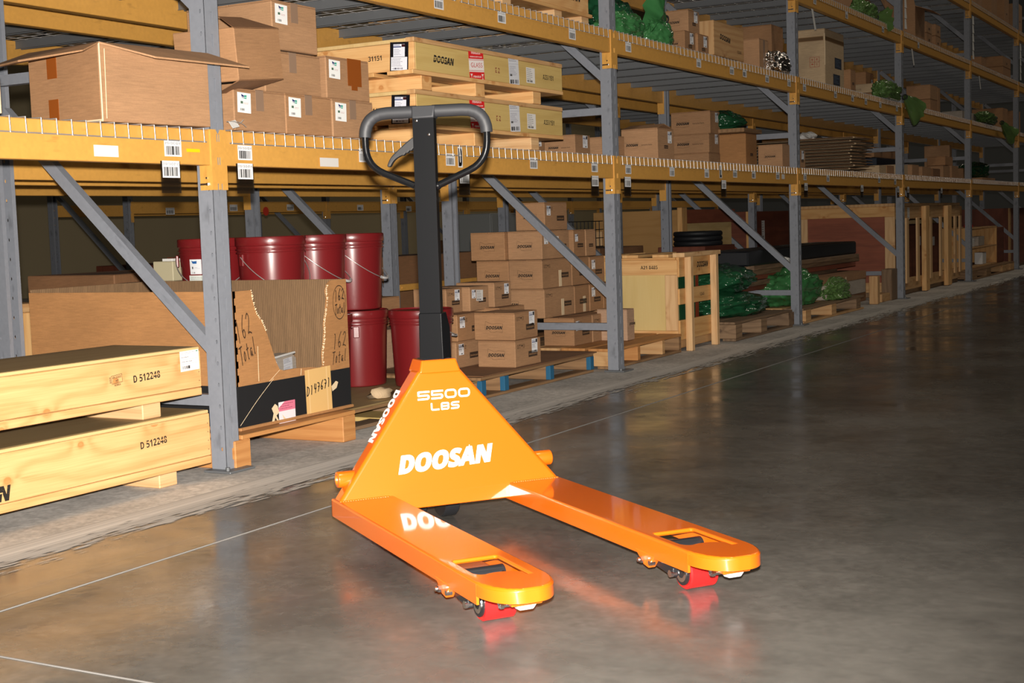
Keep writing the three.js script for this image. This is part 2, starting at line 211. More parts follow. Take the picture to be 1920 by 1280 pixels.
// jack lettering, heavy slanted capitals
function heavy(g, s, x0, y0, w, h, shear, lw, gap) {   // block letters drawn as thick strokes
  g.save(); g.lineWidth = lw; g.lineJoin = 'round'; g.lineCap = 'butt'; g.strokeStyle = '#f4f4f4';
  const cw = (w - gap * (s.length - 1)) / s.length; g.transform(1, 0, -shear, 1, shear * (y0 + h), 0);
  [...s].forEach((c, i) => {
    const x = x0 + i * (cw + gap) + lw / 2, X = x + cw - lw, y = y0 + lw / 2, Y = y0 + h - lw / 2, m = (y + Y) / 2, r = Math.min(h * 0.32, cw * 0.4);
    g.beginPath();
    if (c === 'D') { g.moveTo(x, y); g.lineTo(X - r, y); g.quadraticCurveTo(X, y, X, y + r); g.lineTo(X, Y - r); g.quadraticCurveTo(X, Y, X - r, Y); g.lineTo(x, Y); g.closePath(); }
    if (c === 'O' || c === '0') g.roundRect(x, y, X - x, Y - y, r);
    if (c === 'S' || c === '5') { const q = c === 'S' ? r * 0.8 : 2; g.moveTo(X + lw / 2, y); g.lineTo(x + q, y); g.quadraticCurveTo(x, y, x, y + q); g.lineTo(x, m - q); g.quadraticCurveTo(x, m, x + q, m); g.lineTo(X - r * 0.8, m); g.quadraticCurveTo(X, m, X, m + r * 0.8); g.lineTo(X, Y - r * 0.8); g.quadraticCurveTo(X, Y, X - r * 0.8, Y); g.lineTo(x - lw / 2, Y); }
    if (c === 'A') { g.moveTo(x - lw * 0.15, Y + lw / 2); g.lineTo((x + X) / 2, y); g.lineTo(X + lw * 0.15, Y + lw / 2); g.moveTo(x + 2, m + h * 0.2); g.lineTo(X - 2, m + h * 0.2); }
    if (c === 'N') { g.moveTo(x, Y + lw / 2); g.lineTo(x, y); g.lineTo(X, Y); g.lineTo(X, y - lw / 2); }
    if (c === 'L') { g.moveTo(x, y - lw / 2); g.lineTo(x, Y - r * 0.6); g.quadraticCurveTo(x, Y, x + r * 0.6, Y); g.lineTo(X + lw / 2, Y); }
    if (c === 'B') { const q = r * 0.7; g.moveTo(x, y); g.lineTo(X - q, y); g.quadraticCurveTo(X, y, X, y + q * 0.8); g.quadraticCurveTo(X, m, X - q, m); g.lineTo(x, m); g.moveTo(X - q, m); g.quadraticCurveTo(X, m, X, m + q * 0.8); g.lineTo(X, Y - q); g.quadraticCurveTo(X, Y, X - q, Y); g.lineTo(x, Y); g.lineTo(x, y); }
    g.stroke();
  }); g.restore();
}
P.jackName = printMat(canvasTex(1024, 180, (g) => { txt(g, 'DOOSAN', 512, 92, 190, { shear: -0.3, color: '#f6f6f6', sx: 1.06, stroke: 16 }); }), true, 0.35);
P.jackLoad = printMat(canvasTex(640, 110, (g) => heavy(g, '5500', 14, 6, 606, 98, 0.06, 21, 18)), true, 0.35);
P.jackUnit = printMat(canvasTex(384, 100, (g) => heavy(g, 'LBS', 12, 6, 354, 88, 0.06, 20, 20)), true, 0.35);
const GLY = { 1: [[[0.3, 0.1], [0.5, 0], [0.45, 1]]], 6: [[[0.7, 0], [0.25, 0.35], [0.15, 0.8], [0.45, 1], [0.75, 0.8], [0.5, 0.55], [0.2, 0.75]]], 2: [[[0.1, 0.25], [0.4, 0], [0.75, 0.2], [0.6, 0.5], [0.1, 0.95], [0.4, 0.85], [0.85, 0.95]]], T: [[[0, 0.05], [1, 0]], [[0.55, 0.02], [0.4, 1]]], o: [[[0.5, 0.4], [0.15, 0.6], [0.25, 0.95], [0.65, 0.85], [0.7, 0.5], [0.45, 0.4]]], t: [[[0.45, 0.1], [0.35, 0.95], [0.6, 0.95]], [[0.15, 0.4], [0.75, 0.35]]], a: [[[0.7, 0.5], [0.35, 0.45], [0.15, 0.8], [0.4, 0.95], [0.7, 0.55], [0.7, 0.95], [0.85, 0.9]]], l: [[[0.5, 0], [0.4, 0.95], [0.55, 0.92]]], D: [[[0.15, 0.05], [0.1, 1]], [[0.05, 0.05], [0.6, 0.1], [0.85, 0.5], [0.55, 0.95], [0.1, 1]]], 4: [[[0.25, 0.05], [0.1, 0.6], [0.8, 0.55]], [[0.7, 0.1], [0.6, 1]]], 7: [[[0.1, 0.1], [0.85, 0.05], [0.4, 1]], [[0.3, 0.5], [0.75, 0.48]]] };
function pen(g, s, x, y, cw, ch, lw, color, rise = 0) { g.strokeStyle = color; g.lineWidth = lw; g.lineCap = 'round'; g.lineJoin = 'round'; [...s].forEach((c, i) => { for (const st of GLY[c] || []) { const q = st.map(([a, b]) => [x + (i + a * 0.85) * cw + (1 - b) * ch * 0.12, y + b * ch - i * rise]); g.beginPath(); g.moveTo(...q[0]); for (let k = 1; k < q.length - 1; k++) g.quadraticCurveTo(q[k][0], q[k][1], (q[k][0] + q[k + 1][0]) / 2, (q[k][1] + q[k + 1][1]) / 2); g.lineTo(...q[q.length - 1]); g.stroke(); } }); }
P.hand162 = printMat(canvasTex(256, 256, (g) => { pen(g, '162', 40, 20, 62, 110, 7, '#3a2411', 6); pen(g, 'Total', 30, 150, 38, 84, 7, '#3a2411', 4); }), true, 0.85);
P.handTot = printMat(canvasTex(256, 256, (g) => { pen(g, '162', 48, 36, 58, 82, 9, '#2c1a0d', 4); pen(g, 'Total', 50, 140, 34, 72, 9, '#2c1a0d', 2); g.strokeStyle = '#2c1a0d'; g.lineWidth = 6; g.beginPath(); g.ellipse(128, 126, 108, 118, 0.1, 0, 6.3); g.stroke(); }), true, 0.85);
P.handD = printMat(canvasTex(320, 380, (g, w, h) => { g.fillStyle = '#d9b070'; g.fillRect(0, 0, w, h); g.fillStyle = '#e3c08a'; g.fillRect(40, 0, 10, h); g.fillRect(262, 0, 10, h); pen(g, 'D147671', 10, 140, 43, 80, 9, '#181412', 7); }), false, 0.7);
P.pinkLabel = printMat(canvasTex(160, 160, (g, w, h) => { g.fillStyle = '#e6dde2'; g.fillRect(0, 0, w, h); g.fillStyle = '#d87890'; g.fillRect(0, 0, w, 66); lines(g, 14, 14, 130, 3, 16, 61, '#a04a60'); g.fillStyle = '#e6dde2'; g.beginPath(); g.moveTo(0, 0); g.lineTo(60, 0); g.lineTo(0, 40); g.fill(); }), false, 0.4);
P.pailBig = printMat(canvasTex(384, 512, (g, w, h) => { g.fillStyle = '#cfd6d0'; g.fillRect(0, 0, w, h); txt(g, 'Mobil', 190, 62, 118, { color: '#26348a' }); lines(g, 24, 150, 320, 12, 26, 64, '#7f8c86'); g.fillStyle = '#6b7770'; g.fillRect(24, 300, 330, 3); }), false, 0.4);
P.pailPlain = printMat(canvasTex(384, 512, (g, w, h) => { g.fillStyle = '#d3d9d3'; g.fillRect(0, 0, w, h); lines(g, 24, 30, 320, 16, 26, 65, '#8a958f'); g.fillStyle = '#6b7770'; g.fillRect(24, 120, 330, 3); g.fillRect(24, 300, 330, 3); }), false, 0.4);
P.pailSmall = printMat(canvasTex(192, 224, (g, w, h) => { g.fillStyle = '#dfe3e6'; g.fillRect(0, 0, w, h); g.fillStyle = '#2a5f9e'; g.beginPath(); g.moveTo(30, 22); g.lineTo(66, 30); g.lineTo(120, 24); g.lineTo(116, 66); g.lineTo(50, 64); g.closePath(); g.fill(); g.fillStyle = '#555'; g.fillRect(34, 110, 22, 34); lines(g, 70, 120, 90, 2, 14, 66, '#aab'); bars(g, 30, 190, 50, 22, 67); }), false, 0.4);
P.redIcons = printMat(canvasTex(192, 192, (g) => { g.strokeStyle = '#a8483a'; g.fillStyle = '#a8483a'; g.lineWidth = 5; g.strokeRect(10, 10, 172, 172); g.beginPath(); g.moveTo(96, 10); g.lineTo(96, 182); g.moveTo(10, 96); g.lineTo(182, 96); g.stroke(); g.fillRect(36, 40, 34, 10); g.fillRect(48, 50, 10, 24); g.fillRect(134, 30, 8, 44); g.fillRect(122, 44, 32, 8); g.beginPath(); g.arc(54, 140, 20, Math.PI, 0); g.fill(); g.fillRect(134, 116, 8, 46); }), true, 0.85);
P.hatchTape = printMat(canvasTex(512, 64, (g, w, h) => { g.fillStyle = '#8a6a46'; g.fillRect(0, 0, w, h); g.strokeStyle = '#2c2116'; g.lineWidth = 8; for (let i = -2; i < 28; i++) { g.beginPath(); g.moveTo(i * 20, h - 8); g.lineTo(i * 20 + 40, 8); g.stroke(); } }), false, 0.35);
P.blueBlock = printMat(canvasTex(128, 128, (g, w, h) => { g.fillStyle = '#1f2a3c'; g.fillRect(0, 0, w, h); lines(g, 16, 24, 90, 5, 18, 71, '#5a6c86'); }), false, 0.7);
P.smallText = printMat(canvasTex(256, 64, (g) => txt(g, 'C-01115', 128, 34, 46, { weight: 'normal', color: '#3a2a1c' })), true, 0.85);

// ---------------------------------------------------------------- materials
const M = {};
M.yellow = std(0xffffff, 0.42, { map: paintTex }); M.yellow.color.setRGB(0.74, 0.385, 0.085);
M.grey = std(0xffffff, 0.45, { map: paintTex }); M.grey.color.setRGB(0.255, 0.275, 0.315);
M.zinc = std(0xffffff, 0.5, { metalness: 0.3 }); M.zinc.color.setRGB(0.15, 0.16, 0.17);
M.wire = std(0xffffff, 0.3, { metalness: 0.7 }); M.wire.color.setRGB(0.62, 0.6, 0.58);
M.steel = std(0xffffff, 0.22, { metalness: 1 }); M.steel.color.setRGB(0.75, 0.75, 0.76);
M.darkHole = std(0x0c0c0d, 0.9);
const kraft = (r, g, b) => { const m = new THREE.MeshStandardMaterial({ map: kraftTex, roughness: 0.82 }); m.color.setRGB(r, g, b); return m; };
M.kraft = [kraft(0.46, 0.262, 0.136), kraft(0.49, 0.285, 0.152), kraft(0.43, 0.238, 0.118), kraft(0.47, 0.258, 0.126)];
M.kraftDark = kraft(0.28, 0.14, 0.064); M.kraftGay = kraft(0.5, 0.25, 0.095); M.kraftPale = kraft(0.62, 0.47, 0.3); M.kraftPink = kraft(0.56, 0.37, 0.25); M.kraftGrey = kraft(0.5, 0.45, 0.4);
M.tape = std(0x8d7460, 0.3); M.brownTape = std(0x8a4a1c, 0.25); M.paleEdge = std(0xd9c3a0, 0.8);
const wood = (map, r = 1, g = 1, b = 1, ro = 0.68) => { const m = new THREE.MeshStandardMaterial({ map, roughness: ro }); m.color.setRGB(r, g, b); return m; };
M.pine = [wood(pineTex), wood(pineTex2), wood(pineTex, 0.9, 0.86, 0.78), wood(pineTex2, 0.82, 0.76, 0.68)];
M.ply = wood(plyTex); M.plyGold = wood(plyTex, 0.9, 0.9, 0.72); M.plyPale = wood(palePlyTex, 0.95, 0.92, 0.78); M.orangeWood = wood(pineTex2, 0.72, 0.52, 0.33); M.corr = new THREE.MeshStandardMaterial({ map: corrTex, roughness: 0.85 }); M.corr.color.setRGB(0.33, 0.205, 0.108); M.plyGrey = wood(plyTex, 0.42, 0.4, 0.38);
M.oldWood = [wood(greyWoodTex), wood(greyWoodTex, 0.8, 0.8, 0.82), wood(greyWoodTex, 1.1, 1.0, 0.85)];
M.redPly = wood(redPlyTex);
M.darkPly = wood(redPlyTex, 0.6, 0.55, 0.5);
M.orange = new THREE.MeshPhysicalMaterial({ roughness: 0.35, clearcoat: 1, clearcoatRoughness: 0.06 }); M.orange.color.setRGB(0.74, 0.135, 0.004);
M.black = new THREE.MeshPhysicalMaterial({ roughness: 0.3, specularIntensity: 0.3, clearcoat: 0.15, clearcoatRoughness: 0.05 }); M.black.color.setRGB(0.006, 0.0065, 0.0075);
M.rubber = std(0xffffff, 0.55); M.rubber.color.setRGB(0.028, 0.03, 0.034);
M.lever = std(0xffffff, 0.6); M.lever.color.setRGB(0.015, 0.0155, 0.017);
M.blackMetal = std(0xffffff, 0.28, { metalness: 0.2 }); M.blackMetal.color.setRGB(0.02, 0.021, 0.024);
M.redWheel = new THREE.MeshPhysicalMaterial({ roughness: 0.3, clearcoat: 0.5, clearcoatRoughness: 0.15 }); M.redWheel.color.setRGB(0.7, 0.014, 0.014);
M.nylon = std(0xffffff, 0.4); M.nylon.color.setRGB(0.85, 0.84, 0.85);
M.pail = new THREE.MeshPhysicalMaterial({ roughness: 0.32, clearcoat: 0.35, clearcoatRoughness: 0.2 }); M.pail.color.setRGB(0.17, 0.011, 0.013);
M.whitePlastic = std(0xdcdcdc, 0.4);
M.bag = [[0.02, 0.12, 0.05], [0.07, 0.27, 0.09], [0.16, 0.3, 0.09], [0.015, 0.085, 0.035]].map((c) => { const m = new THREE.MeshPhysicalMaterial({ roughness: 0.14, transmission: 0.35, thickness: 0, side: THREE.DoubleSide }); m.color.setRGB(...c); return m; });
M.foil = std(0xffffff, 0.16, { metalness: 1 }); M.foil.color.setRGB(0.8, 0.76, 0.72);
M.darkStuff = std(0x17191d, 0.6); M.navy = std(0x1a2433, 0.5); M.white = std(0xd9d9d6, 0.55); M.cream = std(0xb8b091, 0.7); M.glassGreen = new THREE.MeshPhysicalMaterial({ color: 0x7fae90, roughness: 0.1, transmission: 0.6, thickness: 0 });
M.blackBand = std(0x0f1013, 0.75); M.blueEnd = std(0x1f5c7e, 0.7); M.redDot = std(0xc93a26, 0.5);
M.beige = std(0xffffff, 0.9); M.beige.color.setRGB(0.4, 0.33, 0.2);
M.wallGrey = std(0x5c5f60, 0.9); M.ceil = std(0x6d6e6c, 0.9);

// decals: thin printed or stuck-on sheets
const planeCache = {};
function sheet(w, h) { return (planeCache[w + '_' + h] ||= new THREE.PlaneGeometry(w, h)); }
function decal(parent, name, w, h, mat, x, y, z, face = 'z', roll = 0, label) {
  const m = part(parent, name, sheet(w, h), mat, label); m.position.set(x, y, z);
  if (face === 'x-') m.rotation.set(0, -Math.PI / 2, 0); if (face === 'x+') m.rotation.set(0, Math.PI / 2, 0); if (face === 'y') m.rotation.set(-Math.PI / 2, 0, 0);
  m.rotateZ(roll); return m;
}

// ---------------------------------------------------------------- the building
{
  const polished = new THREE.MeshPhysicalMaterial({ map: concTex, roughnessMap: concRough, bumpMap: concBump, bumpScale: 0.0006, roughness: 0.62, specularIntensity: 1 });
  polished.color.setRGB(0.235, 0.233, 0.228);
  const worn = std(0xffffff, 0.92, { map: roughConcTex, bumpMap: concBump, bumpScale: 0.002 }); worn.color.setRGB(0.8, 0.79, 0.78);
  const floor = struct('floor', bb(-12, 34, -0.25, -0.001, 0.2, 9, 'x', 0), polished);
  const under = struct('floor', bb(-12, 34, -0.25, -0.001, -13, 0.2, 'x', 0), worn);
  // ragged film of concrete dust where the polishing machine never reached, thinning out into the aisle
  const aN = fbm(83, 5), aF = fbm(85, 2);
  const dustA = tex(2048, 128, (u, v) => { const e = v + 0.3 * (aN(u, v, 34, 3) - 0.5) + 0.42 * (aF(u, v, 160, 24) - 0.5) + 0.5 * (aF(v, u, 60, 700) - 0.5); const k = e > 0.62 ? 255 : e > 0.5 ? (e - 0.5) * 8 * 255 : 0; return [k, k, k]; }, 1, 1, false);
  const dustM = std(0xffffff, 0.95, { map: roughConcTex, alphaMap: dustA, transparent: true }); dustM.color.setRGB(0.85, 0.84, 0.83);
  const dg = new THREE.PlaneGeometry(30, 0.42); dg.rotateX(-Math.PI / 2); dg.translate(9, 0.0006, 0.41);
  const dm = new THREE.Mesh(dg, dustM); dm.name = 'concrete_dust'; dm.userData = { kind: 'stuff', label: 'pale concrete dust along the foot of the rack', category: 'dust' };
  dustA.wrapS = THREE.RepeatWrapping; dustA.wrapT = THREE.ClampToEdgeWrapping; scene.add(dm);
  // lighter worn film on the polish, ragged outline with grain
  const wN = fbm(131, 5), wF = fbm(133, 3), PX0 = -3.2, PX1 = 1.6, PZ0 = 1.2, PZ1 = 4.4;
  const wearA = tex(1024, 768, (u, v) => { const x = PX0 + u * (PX1 - PX0), z = PZ0 + v * (PZ1 - PZ0); let e = Math.max((z - (2.4 + 0.75 * (x + 0.6))) * 0.9, 0.35 - Math.hypot((x + 0.0) / 0.62, (z - 2.5) / 0.4) * 0.4, 0.3 - Math.hypot((x + 1.75) / 1.1, (z - 1.55) / 0.5) * 0.4); e += 0.75 * (wN(u, v, 7, 5) - 0.5) + 0.16 * (wF(u, v, 60, 50) - 0.5); const g = 0.55 + 0.9 * (wF(u, v, 130, 34) - 0.5); const k = Math.max(0, Math.min(1, e * 7)) * g * 150; const edge = Math.min(1, 8 * Math.min(u, 1 - u, v, 1 - v)); return [k * edge, k * edge, k * edge]; }, 1, 1, false);
  const wearM = std(0xffffff, 0.55, { map: concTex, alphaMap: wearA, transparent: true }); wearM.color.setRGB(0.42, 0.415, 0.4); wearA.wrapS = wearA.wrapT = THREE.ClampToEdgeWrapping;
  const wg = new THREE.PlaneGeometry(PX1 - PX0, PZ1 - PZ0); wg.rotateX(-Math.PI / 2); wg.translate((PX0 + PX1) / 2, 0.0004, (PZ0 + PZ1) / 2);
  { const uv = wg.attributes.uv; for (let i = 0; i < uv.count; i++) uv.setY(i, 1 - uv.getY(i)); }
  const wm = new THREE.Mesh(wg, wearM); wm.name = 'worn_film'; wm.userData = { kind: 'stuff', label: 'paler worn film on the polished aisle floor', category: 'wear' }; scene.add(wm);
  const joint = std(0x858380, 0.7);
  struct('trim_1', bb(-12, 34, -0.004, 0.0008, 0.718, 0.7215, 'x', 0), joint);
  struct('trim_2', bb(-1.8505, -1.847, -0.004, 0.0008, 0.722, 9, 'z', 0), joint);
  struct('wall_back', bb(-12, 34, 0, 9, -13.2, -13, 'x', 0), M.beige);
  struct('wall_front', bb(-12, 34, 0, 9, 9, 9.2, 'x', 0), M.wallGrey);
  struct('wall_left', bb(-12.2, -12, 0, 9, -13, 9, 'z', 0), M.wallGrey);
  struct('wall_right', bb(34, 34.2, 0, 9, -13, 9, 'z', 0), M.wallGrey);
  struct('ceiling', bb(-12.2, 34.2, 9, 9.2, -13.2, 9.2, 'x', 0), M.ceil);
}
// ceiling lamps, out of the frame above the aisles
const lampGlow = new THREE.MeshStandardMaterial({ color: 0x111111, emissive: 0xfff0da, emissiveIntensity: 1.5 });
const lampPos = [[-6, 3.4], [0, 3.4], [6, 3.4], [12, 3.4], [18, 3.4], [24, 3.4], [20, -4.6], [27, -4.6], [24, -10.8]];
lampPos.forEach(([x, z], i) => {
  const t = thing('ceiling_lamp', 'square high bay lamp hanging from the ceiling above the warehouse aisles', 'lamp', [x, 7.6, z], 0, 'high bay lamps above the aisles');
  part(t, 'housing', merge([bb(-0.4, 0.4, 0.02, 0.14, -0.4, 0.4, 'x', 0), rod([0, 0.1, 0], [0, 1.4, 0], 0.012)]), M.wallGrey);
  const g = new THREE.PlaneGeometry(0.7, 0.7); g.rotateX(Math.PI / 2); const f = part(t, 'diffuser', g, lampGlow); f.position.y = 0.018;
  const L = new THREE.RectAreaLight(0xfff0da, LAMP_POWER, 0.7, 0.7); L.position.set(x, 7.61, z); L.lookAt(x, 0, z); scene.add(L); L.castShadow = true;
});
{ // flash gun fired from the photographer's camera
  const fp = CAM.clone().addScaledVector(CAMUP, 0.085).addScaledVector(LOOK, -0.03);
  const t = thing('flash_lamp', 'small camera flash on a slim stand where the photographer stands', 'flash', [fp.x, 0, fp.z]);
  const back = LOOK.clone().multiplyScalar(-0.12); back.y = 0;
  const head = part(t, 'flash_head', new THREE.BoxGeometry(0.075, 0.045, 0.05), M.darkStuff); head.position.set(back.x * 0.3, fp.y, back.z * 0.3); head.lookAt(fp.clone().addScaledVector(LOOK, 5));
  part(t, 'stand', merge([rod([back.x, 0, back.z], [back.x, fp.y - 0.01, back.z], 0.012, 8), rod([back.x, fp.y - 0.012, back.z], [back.x * 0.3, fp.y - 0.012, back.z * 0.3], 0.006, 8), rod([back.x, 0.3, back.z], [back.x - 0.3, 0, back.z + 0.1], 0.008), rod([back.x, 0.3, back.z], [back.x - 0.05, 0, back.z + 0.3], 0.008), rod([back.x, 0.3, back.z], [back.x - 0.2, 0, back.z - 0.25], 0.008)]), M.darkStuff);
  const glow = part(t, 'flash_tube', new THREE.PlaneGeometry(0.06, 0.032), new THREE.MeshStandardMaterial({ color: 0x222222, emissive: 0xffffff, emissiveIntensity: 4 }));
  glow.position.set(LOOK.x * 0.012, fp.y + LOOK.y * 0.012, LOOK.z * 0.012); glow.lookAt(fp.clone().addScaledVector(LOOK, 5));
  const s = new THREE.SpotLight(0xfff6ec, FLASH_POWER, 0, 0.62, 0.9, 2);
  s.position.copy(fp).addScaledVector(LOOK, 0.02); s.target.position.copy(fp).addScaledVector(LOOK, 5).addScaledVector(RIGHT, -0.35); s.shadow.radius = 1.2; s.castShadow = true; s.shadow.mapSize.set(4096, 4096);
  scene.add(s, s.target);
}

// ---------------------------------------------------------------- pallet racking
const S = 3.3, PW = 0.072, PD = 0.067, DEPTH = 1.13;
const LV = [1.198, 1.885, 2.573, 3.27];            // tops of the beams of the four levels
const BH = 0.122;
const ORD = ['zeroth', 'first', 'second', 'third', 'fourth', 'fifth', 'sixth', 'seventh', 'eighth'];
const bayWord = (n) => n < 0 ? 'left of the first grey upright' : n > 4 ? 'beyond the sixth grey upright' : `between the ${ORD[n + 1]} and ${ORD[n + 2]} grey uprights`;
const levelWord = ['lowest', 'second', 'third', 'fourth'];
function postGeo(H) {    // channel post: slotted front plate, punched sides, back lips; front at z = 0, x 0..PW
  const list = [], front = poly([[0, 0], [PW, 0], [PW, H], [0, H]]), side = poly([[0, 0], [PD, 0], [PD, H], [0, H]]);
  for (let y = 0.05; y < H - 0.1; y += 0.0762) {
    front.holes.push(poly([[0.031, y + 0.03], [0.043, y + 0.03], [0.0405, y - 0.012], [0.0335, y - 0.012]]));
    const h = new THREE.Path(); h.absellipse(0.018, y + 0.03, 0.0042, 0.0075, 0, Math.PI * 2); side.holes.push(h);
  }
  list.push(ext(front, 0.0025, 0, 6).translate(0, 0, -0.0025));
  const sg = ext(side, 0.0025, 0, 6);              // side plate, local x -> depth
  const l = sg.clone().rotateY(Math.PI / 2).translate(0, 0, 0); list.push(l);
  list.push(sg.clone().rotateY(Math.PI / 2).translate(PW - 0.0025, 0, 0));
  for (const a of [list[1], list[2]]) puv(a, 'y');
  list.push(bb(0.0025, 0.018, 0, H, -PD, -PD + 0.0025, 'y'), bb(PW - 0.018, PW - 0.0025, 0, H, -PD, -PD + 0.0025, 'y'), bb(0.02, PW - 0.02, 0, H, -0.0085, -0.0065, 'y'));
  // rounded front corners
  list.push(rod([0.003, 0, -0.003], [0.003, H, -0.003], 0.0034, 8), rod([PW - 0.003, 0, -0.003], [PW - 0.003, H, -0.003], 0.0034, 8));
  return merge(list.map((g) => puv(g, 'y')));
}
const POST = postGeo(4.6), POST_BACK = POST.clone().rotateY(Math.PI).translate(PW, 0, -DEPTH);
const FOOT = merge([cbox(-0.035, PW + 0.03, 0, 0.008, -PD - 0.01, 0.045, 0.002), rod([PW + 0.016, 0.008, -0.01], [PW + 0.016, 0.02, -0.01], 0.008, 8), rod([-0.018, 0.008, 0.02], [-0.018, 0.02, 0.02], 0.008, 8)]);
const FOOT_BACK = FOOT.clone().rotateY(Math.PI).translate(PW, 0, -DEPTH);
function channel(a, b, w, h) { const g = bar(a, b, w, h); return g; }
const STRUT = (() => { const g = merge([bb(0.018, 0.054, -0.02, 0.02, -DEPTH + 0.062, -0.062, 'z')]); return g; })();
const BRACE = (() => { const g = merge([bar([0.036, 0.42, -0.05], [0.036, 1.33, -DEPTH + 0.08], 0.034, 0.044)]); return g; })();
let proto = null;
function upright(x, z, label, group) {
  const t = thing('rack_upright', label, 'rack upright', [x, 0, z], 0, group);
  part(t, 'front_post', POST, M.grey); part(t, 'rear_post', POST_BACK, M.grey);
  part(t, 'foot_plate', FOOT, M.zinc); part(t, 'foot_plate', FOOT_BACK, M.zinc);
  for (const y of [0.25, 1.45, 2.65, 3.85]) part(t, 'horizontal_strut', STRUT, M.grey).position.y = y;
  for (const y of [0, 1.2, 2.4]) part(t, 'diagonal_brace', BRACE, M.grey).position.y = y;
  return t;
}
upright(-S, 0, 'grey rack upright standing out of the frame at far left', null);
for (let n = 0; n < 6; n++) upright(n * S, 0, `grey slotted rack upright, ${ORD[n + 1]} from the left along the aisle`, 'uprights along the front of the rack');
upright(6 * S, 0, 'grey rack upright beyond the right edge of the picture', null);
for (let n = -1; n <= 6; n++) upright(n * S, -1.5, `grey upright of the rear rack row, standing behind ${n < 0 ? 'the far left end' : n > 5 ? 'the far right end' : 'the ' + ORD[n + 1] + ' front upright'}`, 'uprights of the rear rack row');
for (let n = 2; n <= 7; n++) upright(n * S, -6.9, `dark grey upright of the far rack across the back aisle, ${ORD[n - 1]} from left`, 'uprights of the rack across the back aisle');

// beams: box section, hook plates at both ends; origin at the left post, top at y = 0
const beamShape = (() => { const s = new THREE.Shape(), w = 0.045, h = BH, r = 0.006; s.moveTo(r, 0); s.lineTo(w - r, 0); s.quadraticCurveTo(w, 0, w, -r); s.lineTo(w, -h + r); s.quadraticCurveTo(w, -h, w - r, -h); s.lineTo(r, -h); s.quadraticCurveTo(0, -h, 0, -h + r); s.lineTo(0, -r); s.quadraticCurveTo(0, 0, r, 0); return s; })();
const BEAM = (() => { const g = ext(beamShape, S - PW - 0.004, 0, 4); g.rotateY(Math.PI / 2); g.translate(PW + 0.002, 0, -0.001); return puv(g, 'x', 0.1, 0.2); })();   // front face at z = -0.001
const plateShape = (w, mirror) => { const s = poly([[0, 0.002], [w - 0.012, 0.002], [w - 0.004, -0.012], [w, -0.014], [w, -0.205], [w - 0.006, -0.207], [w - 0.006, -0.185], [w - 0.014, -0.185], [w - 0.014, -0.207], [0, -0.207]]); for (const y of [-0.04, -0.12]) { s.holes.push(poly([[w - 0.009, y], [w - 0.001, y], [w - 0.001, y + 0.026], [w - 0.009, y + 0.026]])); } return s; };
const HOOK_R = (() => { // at the right post, for a beam that arrives from the left
  const f = ext(plateShape(0.036), 0.0035, 0, 4).translate(S, 0, 0.0012);
  const sd = bb(S - 0.0035, S, -0.207, 0.002, -0.052, 0.0045, 'y');
  return merge([puv(f, 'y'), sd]);
})();
const HOOK_L = (() => { const f = ext(plateShape(0.036), 0.0035, 0, 4).scale(-1, 1, 1).translate(PW, 0, 0.0012); const i = f.index, ng = f.toNonIndexed ? f : f; const a = strip(ng), pp = a.attributes.position.array; for (let k = 0; k < pp.length; k += 9) for (let c = 0; c < 3; c++) { const q = pp[k + 3 + c]; pp[k + 3 + c] = pp[k + 6 + c]; pp[k + 6 + c] = q; } a.computeVertexNormals(); const sd = bb(PW, PW + 0.0035, -0.207, 0.002, -0.052, 0.0045, 'y'); return merge([puv(a, 'y'), sd]); })();
const PIN = merge([bb(S - 0.007, S - 0.0036, -0.19, -0.183, -0.05, -0.008, 'z'), bb(S - 0.011, S - 0.005, -0.191, -0.182, -0.02, -0.012, 'z'), rod([S - 0.004, -0.165, -0.02], [S - 0.008, -0.165, -0.02], 0.004, 8)]);
function beam(x, z, top, label, group, back) {
  const t = thing('rack_beam', label, 'rack beam', [x, top, z], 0, group);
  if (!back) { part(t, 'beam_body', BEAM, M.yellow); part(t, 'hook_plate', HOOK_R, M.yellow); part(t, 'hook_plate', HOOK_L, M.yellow); part(t, 'safety_pin', PIN, M.steel); }
  else { t.position.x = x + S + PW; t.rotation.y = Math.PI; part(t, 'beam_body', BEAM, M.yellow); part(t, 'hook_plate', HOOK_R, M.yellow); part(t, 'hook_plate', HOOK_L, M.yellow); part(t, 'safety_pin', PIN, M.steel); }
  return t;
}
const frontBeam = {};
const rowBays = [[-1, 5], [-1, 5], [1, 5], [2, 5]];
rowBays.forEach(([a, b], l) => { for (let n = a; n <= b; n++) {
  frontBeam[l + '_' + n] = beam(n * S, 0, LV[l], `yellow front beam of the ${levelWord[l]} shelf ${bayWord(n)}`, 'front beams of the rack');
  beam(n * S, -DEPTH, LV[l], `yellow back beam of the ${levelWord[l]} shelf ${bayWord(n)}`, 'back beams of the rack', true);
} });
for (let l = 0; l < 2; l++) for (let n = -1; n <= 4; n++) {
  beam(n * S, -1.5, LV[l], `yellow near beam of the rear rack row, ${levelWord[l]} shelf, ${bayWord(n).replace('grey uprights', 'uprights').replace('grey upright', 'upright')}`, 'beams of the rear rack row');
  beam(n * S, -1.5 - DEPTH, LV[l], `yellow far beam of the rear rack row, ${levelWord[l]} shelf, ${bayWord(n).replace('grey uprights', 'uprights').replace('grey upright', 'upright')}`, 'beams of the rear rack row', true);
}
const farBeam = {};
for (let n = 2; n <= 6; n++) farBeam[n] = beam(n * S, -6.9, LV[0], `yellow beam of the far rack across the back aisle, ${ORD[n - 1]} bay from left`, 'beams of the rack across the back aisle');
for (let n = 2; n <= 6; n++) beam(n * S, -6.9 - DEPTH, LV[0], `yellow rear beam of the far rack across the back aisle, ${ORD[n - 1]} bay`, 'beams of the rack across the back aisle', true);

